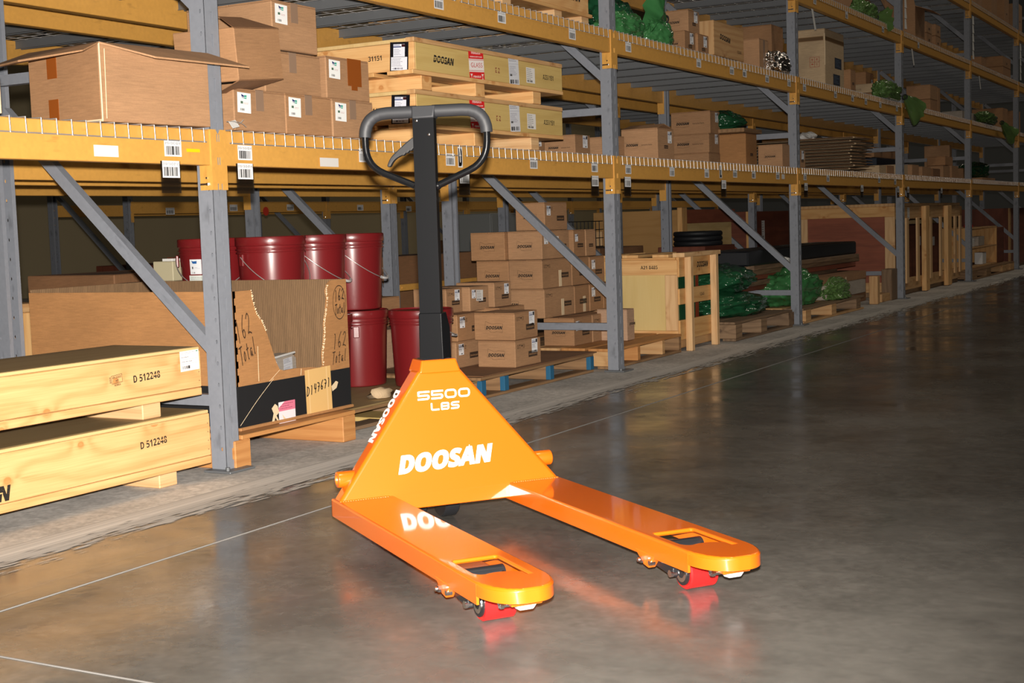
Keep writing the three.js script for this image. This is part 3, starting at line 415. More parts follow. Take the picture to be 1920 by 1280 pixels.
// bar code stickers, hanging card holders and the bay letters on the front beams
function beamSticker(l, x, y, w, h, mat, name = 'barcode_label') { const n = Math.floor((x + 1e-6) / S), b = frontBeam[l + '_' + n]; return decal(b, name, w, h, mat, x - n * S, y - LV[l], 0.0035); }
const codes = [P.codeD2C, P.codeE, P.codeF, P.codeD2, P.codeC2];
beamSticker(0, -0.192, 1.128, 0.082, 0.054, P.codeC2); beamSticker(0, 0.176, 1.124, 0.078, 0.052, P.codeD2);
[[0.915, 1.135], [1.575, 1.135], [2.359, 1.137], [3.05, 1.133], [3.487, 1.13], [4.126, 1.126], [4.702, 1.126], [5.225, 1.134], [5.601, 1.133], [6.124, 1.134], [6.78, 1.136], [7.393, 1.132], [9.011, 1.14], [9.6, 1.13]].forEach(([x, y], i) => beamSticker(0, x, y, 0.078, 0.054, codes[i % 5]));
[[1.525, 1.815], [2.084, 1.816], [2.826, 1.813], [3.529, 1.814], [4.603, 1.816], [5.202, 1.818], [5.453, 1.82], [5.922, 1.819], [6.421, 1.825], [6.801, 1.816], [7.638, 1.819], [8.152, 1.821], [8.581, 1.82], [9.077, 1.821], [9.691, 1.823]].forEach(([x, y], i) => beamSticker(1, x, y, 0.078, 0.054, codes[(i + 2) % 5]));
[[7.1, 2.51], [8.0, 2.5], [9.2, 2.51], [10.6, 2.5]].forEach(([x, y], i) => beamSticker(2, x, y, 0.078, 0.054, codes[i % 5]));
beamSticker(0, -0.494, 1.11, 0.105, 0.036, std(0xd6d4d0, 0.6), 'blank_label'); beamSticker(0, 0.676, 1.102, 0.12, 0.034, std(0xd6d4d0, 0.6), 'blank_label'); beamSticker(0, 6.247, 1.128, 0.07, 0.035, std(0xd6d4d0, 0.6), 'blank_label');
beamSticker(0, -0.093, 1.124, 0.066, 0.011, std(0xe8c814, 0.5), 'yellow_tape'); beamSticker(0, 1.659, 1.148, 0.04, 0.092, P.letterD, 'bay_letter'); beamSticker(0, 4.953, 1.142, 0.05, 0.085, P.letterL, 'bay_letter');
[[-0.21, P.codeC1], [0.169, P.codeD1], [1.685, P.codeE], [3.045, P.codeF], [3.468, P.codeD2C], [4.998, P.codeE], [6.79, P.codeF], [8.408, P.codeD2], [9.7, P.codeE], [10.1, P.codeF], [11.6, P.codeE]].forEach(([x, m]) => {
  const n = Math.floor(x / S), b = frontBeam['0_' + n], h = part(b, 'card_holder', merge([bb(-0.046, 0.046, -0.094, 0.012, 0, 0.002, 'x')]), M.cardHolder ||= new THREE.MeshPhysicalMaterial({ color: 0x1c1712, roughness: 0.2, transparent: true, opacity: 0.55 }));
  h.position.set(x - n * S, -0.125, 0.004); decal(h, 'barcode_label', 0.082, 0.056, m, 0, -0.015, 0.0035);
});
for (const [n, x, y, f] of [[2, 7.2, 1.1, 0], [2, 8.2, 1.13, 0], [2, 9.2, 1.13, 1], [3, 10.6, 1.12, 0], [3, 11.7, 1.1, 0], [3, 12.6, 1.12, 1], [4, 14.2, 1.12, 0]]) decal(farBeam[n], 'barcode_label', 0.13, 0.07, codes[n], x - n * S, y - LV[0], 0.004);
{ const d = part(farBeam[2], 'red_marker', new THREE.CylinderGeometry(0.05, 0.05, 0.004, 20).rotateX(Math.PI / 2), M.redDot); d.position.set(8.75 - 6.6, -0.11, 0.006); }

// wire mesh decks: cross channels below, wires that run front to back and hang over both beams
const DECKW = 1.6;
const CH = (() => { const s = poly([[-0.016, 0], [0.016, 0], [0.016, -0.04], [0.024, -0.04], [0.024, -0.0375], [0.0185, -0.0375], [0.0185, 0.0025], [-0.0185, 0.0025], [-0.0185, -0.0375], [-0.024, -0.0375], [-0.024, -0.04], [-0.016, -0.04]]); return puv(ext(s, 1.03, 0, 2).translate(0, -0.004, -1.085), 'z'); })();
const MESH = (() => {
  const L = []; const w = DECKW - 0.02, r = 0.0026;
  for (let x = 0.02; x <= w; x += 0.0595) { L.push(rod([x, 0.003, -DEPTH - 0.004], [x, 0.003, 0.002], r, 5), rod([x, 0.004, 0.004], [x, -0.045, 0.0065], r, 5)); }
  for (let z = -0.06; z > -DEPTH; z -= 0.105) L.push(rod([0.01, -0.0005, z], [w, -0.0005, z], r, 4));
  L.push(rod([0.01, -0.043, 0.0035], [w, -0.043, 0.0035], r, 5));
  return merge(L);
})();
let deckProto = null;
function deck(x, z, top, label, group) {
  if (!deckProto) { const t = thing('wire_deck', label, 'wire deck', [x, top, z], 0, group); part(t, 'wire_mesh', MESH, M.wire); for (const c of [0.2, 0.6, 1.0, 1.4]) part(t, 'support_channel', CH, M.zinc).position.set(c, 0, 0); deckProto = t; return; }
  const c = deckProto.clone(); c.name = numbered('wire_deck'); c.position.set(x, top, z); c.userData = { label, category: 'wire deck', group }; scene.add(c);
}
rowBays.forEach(([a, b], l) => { for (let n = a; n <= b; n++) for (const h of [0, 1]) deck(n * S + PW + 0.016 + h * (DECKW + 0.008), 0, LV[l], `${h ? 'right' : 'left'} half wire deck of the ${levelWord[l]} shelf ${bayWord(n)}`, 'wire decks of the front rack'); });
for (let n = -1; n <= 3; n++) for (const h of [0, 1]) deck(n * S + PW + 0.016 + h * (DECKW + 0.008), -1.5, LV[1], `${h ? 'right' : 'left'} half wire deck of the rear rack row, second shelf, ${n < 0 ? 'left of the first upright' : 'behind the ' + ORD[n + 1] + ' front bay'}`, 'wire decks of the rear rack row');

// ---------------------------------------------------------------- the pallet jack
{
  const J = thing('pallet_jack', 'orange hand pallet jack with black steering handle parked on the polished floor', 'pallet jack', [-0.512, 0, 1.256], -0.6435);
  // A-shaped bulkhead: sheet metal hood with rounded bends
  const r = 0.011, TOPY = 0.44, TOPX = 0.064;
  const hood = hull([[-0.323 + r, 0.112, -r], [0.323 - r, 0.112, -r], [-TOPX + r * 0.6, TOPY - r, -0.066 - r], [TOPX - r * 0.6, TOPY - r, -0.066 - r], [-0.323 + r, 0.112, -0.045], [0.323 - r, 0.112, -0.045], [-TOPX + r * 0.6, TOPY - r, -0.125], [TOPX - r * 0.6, TOPY - r, -0.125]], r);
  const body = part(J, 'bulkhead', merge([hood, hull([[-0.18, 0.077, 0.003], [0.18, 0.077, 0.003], [-0.18, 0.12, -0.0062], [0.18, 0.12, -0.0062], [-0.18, 0.077, -0.04], [0.18, 0.077, -0.04], [-0.18, 0.12, -0.04], [0.18, 0.12, -0.04]], 0.004)]), M.orange);
  // weld beads along both forks
  const bead = (x0, x1) => { const L = []; for (let x = x0; x < x1; x += 0.007) { const s = new THREE.SphereGeometry(0.0042, 6, 5); s.scale(1.2, 0.7, 1); s.translate(x, 0.1145, 0.003); L.push(s); } return merge(L); };
  part(J, 'weld_bead', bead(-0.322, -0.185), M.orange); part(J, 'weld_bead', bead(0.185, 0.322), M.orange);
  // cap where the mast enters
  const capShape = [[-0.055, 0.437, -0.07], [0.055, 0.437, -0.07], [-0.047, 0.463, -0.076], [0.047, 0.463, -0.076], [-0.055, 0.437, -0.15], [0.055, 0.437, -0.15], [-0.047, 0.463, -0.145], [0.047, 0.463, -0.145]];
  part(J, 'cap', hull(capShape, 0.006), M.orange);
  part(J, 'cap_opening', cbox(-0.04, 0.04, 0.464, 0.4705, -0.145, -0.08, 0.002), M.darkHole);
  // pivot tubes low on both sides
  const pivot = (s) => { const g = new THREE.LatheGeometry([[0.014, 0.052], [0.014, 0], [0.014, -0.001], [0.0205, -0.001], [0.022, 0.002], [0.022, 0.05], [0.014, 0.05]].reverse().map((p) => new THREE.Vector2(...p)), 28); g.rotateZ(s * Math.PI / 2); g.translate(0, 0.165, -0.05); return puv(g); };
  part(J, 'pivot_tube', pivot(-1).translate(-0.315, 0, 0), M.orange); part(J, 'pivot_tube', pivot(1).translate(0.322, 0, 0), M.orange);
  const pin = part(J, 'pivot_pin', rod([-0.312, 0.165, -0.05], [-0.29, 0.165, -0.05], 0.0138, 20), M.steel);
  // forks
  const outline = () => { const s = new THREE.Shape(); s.moveTo(-0.08, -0.06); s.lineTo(0.08, -0.06); s.lineTo(0.08, 0.955); s.bezierCurveTo(0.078, 1.02, 0.05, 1.062, 0.012, 1.064); s.lineTo(-0.012, 1.064); s.bezierCurveTo(-0.05, 1.062, -0.078, 1.02, -0.08, 0.955); s.closePath(); return s; };
  const inner = () => { const s = new THREE.Path(); s.moveTo(-0.074, -0.054); s.lineTo(0.074, -0.054); s.lineTo(0.074, 0.953); s.bezierCurveTo(0.072, 1.014, 0.046, 1.056, 0.011, 1.058); s.lineTo(-0.011, 1.058); s.bezierCurveTo(-0.046, 1.056, -0.072, 1.014, -0.074, 0.953); s.closePath(); return s; };
  const topS = outline(); { const h = new THREE.Path(); h.moveTo(-0.052, 0.77); h.lineTo(0.04, 0.77); h.quadraticCurveTo(0.048, 0.77, 0.048, 0.778); h.lineTo(0.048, 0.955); h.lineTo(0.04, 0.955); h.lineTo(0.04, 0.93); h.quadraticCurveTo(0, 0.895, -0.04, 0.912); h.quadraticCurveTo(-0.052, 0.912, -0.056, 0.892); h.lineTo(-0.056, 0.775); h.closePath(); topS.holes.push(h); }
  const wallS = (a) => ext(poly(a), 0.044, 0.0015).rotateX(Math.PI / 2).translate(0, 0.109, 0);
  const noseS = new THREE.Shape(); noseS.moveTo(0.08, 0.963); noseS.lineTo(0.0797, 0.968); noseS.bezierCurveTo(0.077, 1.024, 0.05, 1.062, 0.012, 1.064); noseS.lineTo(-0.012, 1.064); noseS.bezierCurveTo(-0.05, 1.062, -0.077, 1.024, -0.0797, 0.968); noseS.lineTo(-0.08, 0.963); noseS.lineTo(-0.073, 0.963); noseS.lineTo(-0.073, 0.967); noseS.bezierCurveTo(-0.071, 1.012, -0.046, 1.055, -0.011, 1.057); noseS.lineTo(0.011, 1.057); noseS.bezierCurveTo(0.046, 1.055, 0.071, 1.016, 0.073, 0.967); noseS.lineTo(0.073, 0.963); noseS.closePath();
  const top = ext(topS, 0.011, 0.0052, 16).rotateX(Math.PI / 2).translate(0, 0.1145, 0);
  const skirt = merge([wallS([[-0.08, -0.06], [-0.08, 0.962], [-0.074, 0.962], [-0.074, -0.06]]), wallS([[0.074, -0.06], [0.074, 0.962], [0.08, 0.962], [0.08, -0.06]]), wallS([[-0.08, -0.06], [-0.08, -0.054], [0.08, -0.054], [0.08, -0.06]]), ext(noseS, 0.026, 0.0015, 16).rotateX(Math.PI / 2).translate(0, 0.109, 0)]);
  const FORK = merge([wn(puv(top, 'z'), 0.9), wn(puv(skirt, 'z'), 0.9)]);
  for (const sx of [-0.25, 0.25]) {
    const f = part(J, 'fork', FORK, M.orange); f.position.x = sx;
    part(f, 'load_wheel', wn(puv(new THREE.LatheGeometry([[0.03, -0.036], [0.036, -0.0365], [0.0395, -0.033], [0.0395, 0.033], [0.036, 0.0365], [0.03, 0.036]].map((p) => new THREE.Vector2(...p)), 40).rotateZ(Math.PI / 2)), 0.6), M.redWheel).position.set(0.004, 0.0395, 0.86);
    part(f, 'wheel_hub', merge([rod([-0.036, 0.0395, 0.86], [0.042, 0.0395, 0.86], 0.0301, 30)]), M.blackMetal);
    part(f, 'bearing', wn(puv(new THREE.LatheGeometry([[0.013, 0], [0.013, 0.004], [0.022, 0.004], [0.022, 0]].map((p) => new THREE.Vector2(...p)), 30).rotateZ(Math.PI / 2)), 0.6), M.steel).position.set(-0.034, 0.0395, 0.86);
    part(f, 'wheel_arm', merge([-0.054, 0.054].map((x) => hull([[x - 0.004, 0.036, 0.862], [x - 0.004, 0.05, 0.862], [x - 0.004, 0.05, 0.76], [x - 0.004, 0.082, 0.77], [x + 0.004, 0.036, 0.862], [x + 0.004, 0.05, 0.862], [x + 0.004, 0.05, 0.76], [x + 0.004, 0.082, 0.77]], 0.004))), M.blackMetal);
    part(f, 'axle_pin', wn(puv(rod([-0.066, 0.0395, 0.858], [-0.05, 0.0395, 0.858], 0.0085, 20)), 0.6), M.steel);
    part(f, 'link_roller', wn(puv(rod([-0.052, 0.082, 0.805], [0.048, 0.082, 0.805], 0.02, 26)), 0.6), M.blackMetal);
    part(f, 'link_plate', merge([cbox(-0.05, 0.04, 0.068, 0.085, 0.828, 0.875, 0.004), cbox(0.036, 0.046, 0.06, 0.092, 0.79, 0.875, 0.003)]), M.blackMetal);
    part(f, 'lug', hull([[-0.077, 0.072, 0.73], [-0.064, 0.072, 0.73], [-0.077, 0.046, 0.765], [-0.064, 0.046, 0.765], [-0.077, 0.043, 0.785], [-0.064, 0.043, 0.785], [-0.077, 0.07, 0.81], [-0.064, 0.07, 0.81]], 0.004), M.orange);
    part(f, 'bolt', wn(puv(merge([rod([-0.09, 0.056, 0.765], [-0.078, 0.056, 0.765], 0.0085, 6), rod([-0.096, 0.056, 0.765], [-0.09, 0.056, 0.765], 0.005, 12), rod([-0.084, 0.053, 0.797], [-0.07, 0.053, 0.797], 0.006, 12)])), 0.5), M.steel);
    part(f, 'nose_bracket', hull([[-0.03, 0.09, 0.98], [0.05, 0.09, 0.98], [-0.028, 0.072, 0.985], [0.042, 0.072, 0.985], [-0.03, 0.09, 1.03], [0.045, 0.09, 1.03], [-0.028, 0.072, 1.025], [0.036, 0.072, 1.025]], 0.003), M.orange);
    part(f, 'slide_shoe', hull([[-0.01, 0.07, 0.985], [0.03, 0.07, 0.985], [-0.002, 0.058, 0.99], [0.024, 0.058, 0.99], [-0.01, 0.07, 1.01], [0.03, 0.07, 1.01], [-0.002, 0.059, 1.006], [0.024, 0.059, 1.006]], 0.005), M.nylon);
    part(f, 'shoe_bolt', wn(puv(merge([rod([-0.046, 0.07, 1.0], [-0.037, 0.07, 1.0], 0.009, 6), rod([-0.037, 0.07, 1.0], [-0.02, 0.07, 1.0], 0.0065, 12)])), 0.5), M.steel);
  }
  // printed letters on the sheet metal
  const lean = Math.atan(0.2), face = (y) => -0.2 * (y - 0.112) + 0.0024;
  const put = (w, h, m, x, y, roll = 0) => { const d = decal(J, 'lettering', w, h, m, x, y, face(y), 'z'); d.rotation.set(-lean, 0, roll); return d; };
  put(0.34, 0.0598, P.jackName, -0.011, 0.198, 0.035); put(0.165, 0.0284, P.jackLoad, 0.003, 0.3735); put(0.092, 0.024, P.jackUnit, 0.003, 0.341);
  { const nx = -0.785, a = new THREE.Vector3(-0.101, 0.4045, -0.099), b = new THREE.Vector3(-0.229, 0.2415, -0.043), X = b.clone().sub(a).normalize(), N = new THREE.Vector3(-1, 0.785, 0).normalize(); const Y = new THREE.Vector3().crossVectors(N, X); const d = decal(J, 'lettering', a.distanceTo(b), 0.044, P.jackName, 0, 0, 0); const Xf = X, Zf = N; d.matrix.makeBasis(Xf, Y, Zf); d.quaternion.setFromRotationMatrix(d.matrix); d.position.copy(a.clone().add(b).multiplyScalar(0.5).addScaledVector(N, 0.0016)); }
  // steer wheels under the rear
  for (const x of [-0.05, 0.05]) part(J, 'steer_wheel', wn(puv(new THREE.LatheGeometry([[0.03, -0.022], [0.062, -0.022], [0.066, -0.018], [0.066, 0.018], [0.062, 0.022], [0.03, 0.022]].map((p) => new THREE.Vector2(...p)), 40).rotateZ(Math.PI / 2)), 0.6), M.blackMetal).position.set(x, 0.066, -0.19);
  part(J, 'pump', merge([rod([0, 0.1, -0.15], [0, 0.44, -0.13], 0.035, 24), cbox(-0.06, 0.06, 0.17, 0.27, -0.21, -0.1, 0.008)]), M.blackMetal);
  // steering handle, turned a little toward the left
  const H = part(J, 'mast', puv(ext(poly([[-0.022, 0.0225], [0.022, 0.0225], [0.0245, 0.0205], [0.03, 0.008], [0.03, -0.022], [-0.03, -0.022], [-0.03, 0.008], [-0.0245, 0.0205]]), 0.685, 0, 4).rotateX(-Math.PI / 2).translate(0, 0.46, 0), 'y'), M.black);
  H.position.set(0, 0, -0.112); H.rotation.y = -0.6;
  part(H, 'mast_socket', hull([[-0.032, 0.465, 0.022], [0.032, 0.465, 0.022], [-0.03, 0.595, 0.022], [0.03, 0.595, 0.022], [-0.034, 0.465, -0.024], [0.042, 0.465, -0.024], [-0.032, 0.575, -0.024], [0.041, 0.555, -0.024], [0.032, 0.595, -0.024], [-0.032, 0.595, -0.024]], 0.003), M.black);
  const cornerPts = (pts, rad, n = 6) => { const out = []; pts.forEach((p, i) => { const a = pts[(i + pts.length - 1) % pts.length], b = pts[(i + 1) % pts.length], P0 = new THREE.Vector3(...p); if (i === 0 || i === pts.length - 1) { out.push(P0); return; } const A = new THREE.Vector3(...a).sub(P0), B = new THREE.Vector3(...b).sub(P0); const ra = Math.min(rad[i], A.length() * 0.49), rb = Math.min(rad[i], B.length() * 0.49); const s = P0.clone().addScaledVector(A.normalize(), ra), e = P0.clone().addScaledVector(B.normalize(), rb); for (let k = 0; k <= n; k++) { const t = k / n; out.push(s.clone().multiplyScalar((1 - t) * (1 - t)).addScaledVector(P0, 2 * t * (1 - t)).addScaledVector(e, t * t)); } }); return out; };
  class Poly extends THREE.Curve { constructor(p) { super(); this.p = p; this.l = [0]; for (let i = 1; i < p.length; i++) this.l.push(this.l[i - 1] + p[i].distanceTo(p[i - 1])); } getPoint(t, o = new THREE.Vector3()) { const L = t * this.l[this.l.length - 1]; let i = 1; while (i < this.l.length - 1 && this.l[i] < L) i++; const k = (L - this.l[i - 1]) / Math.max(1e-9, this.l[i] - this.l[i - 1]); return o.copy(this.p[i - 1]).lerp(this.p[i], Math.min(1, Math.max(0, k))); } }
  const W = 0.176, loopPts = cornerPts([[-0.02, 0.947, 0], [-W + 0.004, 1.012, 0], [-W, 1.157, 0], [W, 1.157, 0], [W - 0.004, 1.012, 0], [0.02, 0.947, 0]], [0, 0.055, 0.07, 0.07, 0.055, 0]);
  const loop = new Poly(loopPts);
  part(H, 'handle_loop', puv(tube(loop, 0.0098, 120, 14), 'x'), M.black);
  const sub = (t0, t1) => { const p = []; for (let i = 0; i <= 40; i++) p.push(loop.getPoint(t0 + (t1 - t0) * i / 40)); return new Poly(p); };
  const capEnd = (c, t) => { const s = new THREE.SphereGeometry(0.0168, 14, 10); const p = c.getPoint(t); s.translate(p.x, p.y, p.z); return s; };
  const gl = sub(0.262, 0.475), gr = sub(0.525, 0.738);
  part(H, 'grip', merge([tube(gl, 0.0172, 50, 16)].map((g) => puv(g))), M.rubber); part(H, 'grip', merge([tube(gr, 0.0172, 50, 16)].map((g) => puv(g))), M.rubber);
  part(H, 'handle_head', hull([[-0.027, 1.141, -0.02], [0.027, 1.141, -0.02], [-0.027, 1.141, 0.02], [0.027, 1.141, 0.02], [-0.03, 1.167, -0.012], [0.03, 1.167, -0.012], [-0.03, 1.167, 0.012], [0.03, 1.167, 0.012]], 0.005), M.rubber);
  const lev = new THREE.Shape(); lev.moveTo(0, 0.012); lev.bezierCurveTo(-0.02, 0.008, -0.05, -0.022, -0.066, -0.034); lev.bezierCurveTo(-0.08, -0.045, -0.086, -0.058, -0.089, -0.068); lev.bezierCurveTo(-0.09, -0.074, -0.08, -0.074, -0.078, -0.068); lev.bezierCurveTo(-0.07, -0.052, -0.058, -0.046, -0.046, -0.042); for (let i = 0; i < 4; i++) { const x = -0.046 + i * 0.011, y = -0.042 + i * 0.006; lev.quadraticCurveTo(x + 0.006, y - 0.002, x + 0.011, y + 0.006); } lev.lineTo(0, -0.012); lev.closePath();
  part(H, 'control_lever', wn(puv(ext(lev, 0.02, 0.003, 8)), 0.7), M.lever).position.set(-0.022, 1.08, -0.012);
  const rivet = (x, y) => { const s = new THREE.SphereGeometry(0.0042, 12, 8); s.scale(1, 1, 0.5); s.translate(x, y, 0.0225); return s; };
  part(H, 'rivet', rivet(-0.018, 1.131), M.steel); part(H, 'rivet', rivet(0.016, 1.092), M.steel);
  part(H, 'weld_bead', new THREE.SphereGeometry(0.012, 12, 8).translate(-0.03, 0.951, 0), M.black); part(H, 'weld_bead', new THREE.SphereGeometry(0.012, 12, 8).translate(0.03, 0.951, 0), M.black);
}

// ---------------------------------------------------------------- cartons
// x0: left end, y0: base, zf: front plane, w along the rack, h high, d deep; prints as letters in `pr`
const FRONTMARK = { g: 1 };
function carton(label, x0, y0, zf, w, h, d, pr = '', o = {}) {
  seed(Math.round((x0 * 37 + y0 * 91 + zf * 17) * 100) + 5);
  const t = thing('carton', label, 'carton', [x0 + w / 2, y0, zf - d / 2], o.turn || 0, o.group);
  const mat = o.mat || M.kraft[Math.floor(rnd() * 4)], hw = w / 2, hd = d / 2, c = Math.min(0.004, h * 0.04);
  const bulge = 0;
  part(t, 'carton_body', cbox(-hw, hw, 0, h - 0.004, -hd, hd, c, 'y'), mat);
  part(t, 'top_flap', merge([cbox(-hw + 0.001, hw - 0.001, h - 0.0045, h, 0.0015, hd - 0.001, 0.0015, 'x')]), mat);
  part(t, 'top_flap', merge([cbox(-hw + 0.001, hw - 0.001, h - 0.0045, h, -hd + 0.001, -0.0015, 0.0015, 'x')]), mat);
  const e = 0.0016, X = -hw - e, Z = hd + e, k = o.k || 1;
  for (const p of pr) {
    if (p === 'D') decal(t, 'printed_logo', Math.min(0.115, d * 0.52), Math.min(0.067, d * 0.3), P.logo, X, h * 0.5, 0, 'x-', 0);
    if (p === 'S') decal(t, 'printed_logo', d * 0.8, d * 0.2, P.logoSmall, X, h * 0.46, 0, 'x-');
    if (p === 'G') decal(t, 'printed_mark', 0.095 * k, 0.03 * k, P.genuine, hw - 0.09 * k, h * 0.42, Z, 'z');
    if (p === 'I') decal(t, 'handling_marks', 0.085 * k, 0.03 * k, P.icons, -hw + 0.06 * k, h * 0.78, Z, 'z');
    if (p === 'L') decal(t, 'shipping_label', 0.062 * k, 0.07 * k, P.partsLabel, hw - 0.07 * k, h * 0.72, Z, 'z', 0.03 * (rnd() - 0.5));
    if (p === 'l') decal(t, 'shipping_label', 0.05 * k, 0.056 * k, P.partsLabel, -hw + 0.05 * k, h * 0.7, Z, 'z', 0.06 * (rnd() - 0.5));
    if (p === 'C') decal(t, 'shipping_label', 0.07, 0.058, P.card, 0, h * 0.62, Z + 0.0004, 'z', -0.05);
    if (p === 'F') decal(t, 'shipping_label', 0.074, 0.072, P.flagLabel, -hw + 0.055, h - 0.05, Z, 'z', -0.03);
    if (p === 'T') part(t, 'packing_tape', merge([bb(-hw * 0.02 - 0.022, -hw * 0.02 + 0.022, h - 0.075, h + 0.0008, Z - 0.0012, Z, 'y'), bb(-hw * 0.02 - 0.022, -hw * 0.02 + 0.022, h, h + 0.0012, -hd, Z, 'y')]), M.tape);
    if (p === 'B') { part(t, 'packing_tape', bb(-0.004, 0.09, h * 0.35, h + 0.001, Z - 0.001, Z, 'y'), M.brownTape); part(t, 'packing_tape', bb(0.02, 0.06, h * 0.25, h * 0.4, Z - 0.001, Z + 0.0004, 'y'), M.brownTape); }
    if (p === 't') part(t, 'packing_tape', bb(hw * 0.1, hw * 0.1 + 0.035, 0.005, h * 0.6, Z - 0.001, Z, 'y'), M.paleEdge);
    if (p === 'm') decal(t, 'printed_mark', 0.06, 0.02, P.genuine, 0, h * 0.4, Z, 'z');
    if (p === 's') decal(t, 'printed_mark', d * 0.4, d * 0.1, P.smallText, X, h * 0.4, 0, 'x-');
    if (p === 'N') decal(t, 'printed_logo', 0.1, 0.058, P.logo, -hw + 0.075, h * 0.55, Z, 'z');
  }
  return t;
}
const D1 = 1.206, D2 = 1.893, D3 = 2.581, D4 = 3.278;
const gB = 'cartons in the pile on the lowest shelf beside the first upright';
carton('brown carton with flag label, bottom left of the pile beside the first upright', 0.168, D1, -0.03, 0.293, 0.15, 0.3, 'FT', { group: gB });
carton('brown carton with flag label, bottom middle of the pile beside the first upright', 0.464, D1, -0.032, 0.288, 0.151, 0.3, 'FT', { group: gB });
carton('brown carton with flag label, bottom right of the pile, beside the lower long crate', 0.755, D1, -0.03, 0.28, 0.149, 0.3, 'FT', { group: gB });
carton('brown carton half hidden behind the tipped open box, second layer of the pile', 0.386, D1 + 0.153, -0.06, 0.345, 0.157, 0.3, 'FT', { group: gB });
carton('brown carton patched with brown tape, right end of the second layer of the pile', 0.752, D1 + 0.152, -0.05, 0.294, 0.166, 0.3, 'FB', { group: gB });
carton('brown carton with flag label, topmost of the pile beside the first upright', 0.468, D1 + 0.321, -0.08, 0.277, 0.183, 0.42, 'FT', { group: gB });
{ // opened carton lying tipped on the pile
  const t = thing('open_carton', 'tipped open brown carton wedged between the first upright and the pile', 'carton', [0.245, 1.385, -0.1], 0.1);
  t.rotation.z = 0.1; const m = M.kraftDark, w = 0.145, h = 0.185, d = 0.26;
  part(t, 'carton_body', merge([cbox(-w, w, 0, h, -d / 2, d / 2, 0.003, 'y')]), M.kraft[3]);
  part(t, 'flap', hull([[-w, h, d / 2], [w, h, d / 2], [-w * 0.7, h + 0.045, d / 2 - 0.09], [w * 0.3, h + 0.045, d / 2 - 0.09], [-w, h - 0.004, d / 2], [w, h - 0.004, d / 2]], 0), m);
  part(t, 'flap', hull([[-w, 0, d / 2], [w, 0, d / 2], [-w, -0.038, d / 2 - 0.1], [w * 0.1, -0.038, d / 2 - 0.1], [-w, 0.004, d / 2], [w, 0.004, d / 2]], 0), m);
}
{ // large opened carton with drooping flaps
  const t = thing('open_carton', 'big open brown carton with drooping flaps, left of the first upright', 'carton', [-0.468, D1, -0.03], -0.115);
  const w = 0.452, h = 0.25, d = 0.37, k = 0.006, m = M.kraft[1];
  part(t, 'front_wall', cbox(0, w, 0, h, -k, 0, 0.002, 'y'), m); part(t, 'side_wall', cbox(0, k, 0, h, -d, -k, 0.002, 'y'), M.kraft[2]);
  part(t, 'side_wall', cbox(w - k, w, 0, h, -d, -k, 0.002, 'y'), m); part(t, 'back_wall', cbox(k, w - k, 0, h, -d, -d + k, 0.002, 'y'), m); part(t, 'bottom', cbox(k, w - k, 0, k, -d + k, -k, 0.001, 'x'), m);
  const fl = hull([[0.0, h, 0.002], [w, h, 0.002], [0.125, h - 0.048, 0.12], [w + 0.05, h - 0.055, 0.15], [0, h - 0.005, 0.0], [w, h - 0.005, 0.0], [0.125, h - 0.054, 0.12], [w + 0.05, h - 0.061, 0.15]], 0, 'x');
  part(t, 'front_flap', fl, m);
  part(t, 'side_flap', hull([[0, h, 0], [0, h, -d], [-0.085, h - 0.035, 0.03], [-0.2, h - 0.06, -0.14], [-0.16, h - 0.06, -d], [0, h - 0.005, 0], [0, h - 0.005, -d], [-0.085, h - 0.04, 0.03], [-0.2, h - 0.066, -0.14], [-0.16, h - 0.066, -d]], 0, 'z'), M.kraft[2]);
  part(t, 'packing_tape', bb(-0.0015, 0.0005, h * 0.62, h - 0.01, -0.27, -0.22, 'y'), M.brownTape); part(t, 'packing_tape', bb(-0.0015, 0.0005, 0.02, h * 0.35, -0.27, -0.22, 'y'), M.brownTape);
  part(t, 'worn_edge', merge([rod([0.001, 0.004, -0.001], [0.001, h - 0.004, -0.001], 0.0032, 6), rod([0.016, 0.01, 0.001], [0.02, h - 0.02, 0.001], 0.0016, 5), bb(-0.003, 0.003, -0.0, 0.008, -d, 0, 'z')]), M.paleEdge);
}
{
  const t = carton('brown carton with large white address label at the left edge of the picture', -1.28, D1, -0.02, 0.4, 0.13, 0.3, '', { mat: M.kraft[2] });
  decal(t, 'address_label', 0.13, 0.088, P.boxLabel, 0.1, 0.066, 0.1515, 'z'); part(t, 'worn_edge', rod([0.199, 0.003, 0.149], [0.199, 0.126, 0.149], 0.006, 6), M.paleEdge);
}
{ const t = thing('price_tag', 'torn white tag tied to the shelf wires beside the first upright', 'tag', [0.115, D1 + 0.004, 0.012], 0.1); const g = new THREE.BoxGeometry(0.05, 0.028, 0.001); const m = part(t, 'tag_paper', g, M.white); m.position.set(0, 0.012, 0); m.rotation.set(-0.5, 0, 0.2); part(t, 'tie_wire', merge([tube([[-0.03, 0.02, -0.01], [0, 0.02, 0.004], [0.03, 0.015, 0], [0.045, 0.03, 0.01]], 0.0016, 16, 5), tube([[0.02, 0.022, 0], [0.04, 0.016, 0.006], [0.06, 0.004, 0.01]], 0.0014, 10, 5)]), M.wire); }

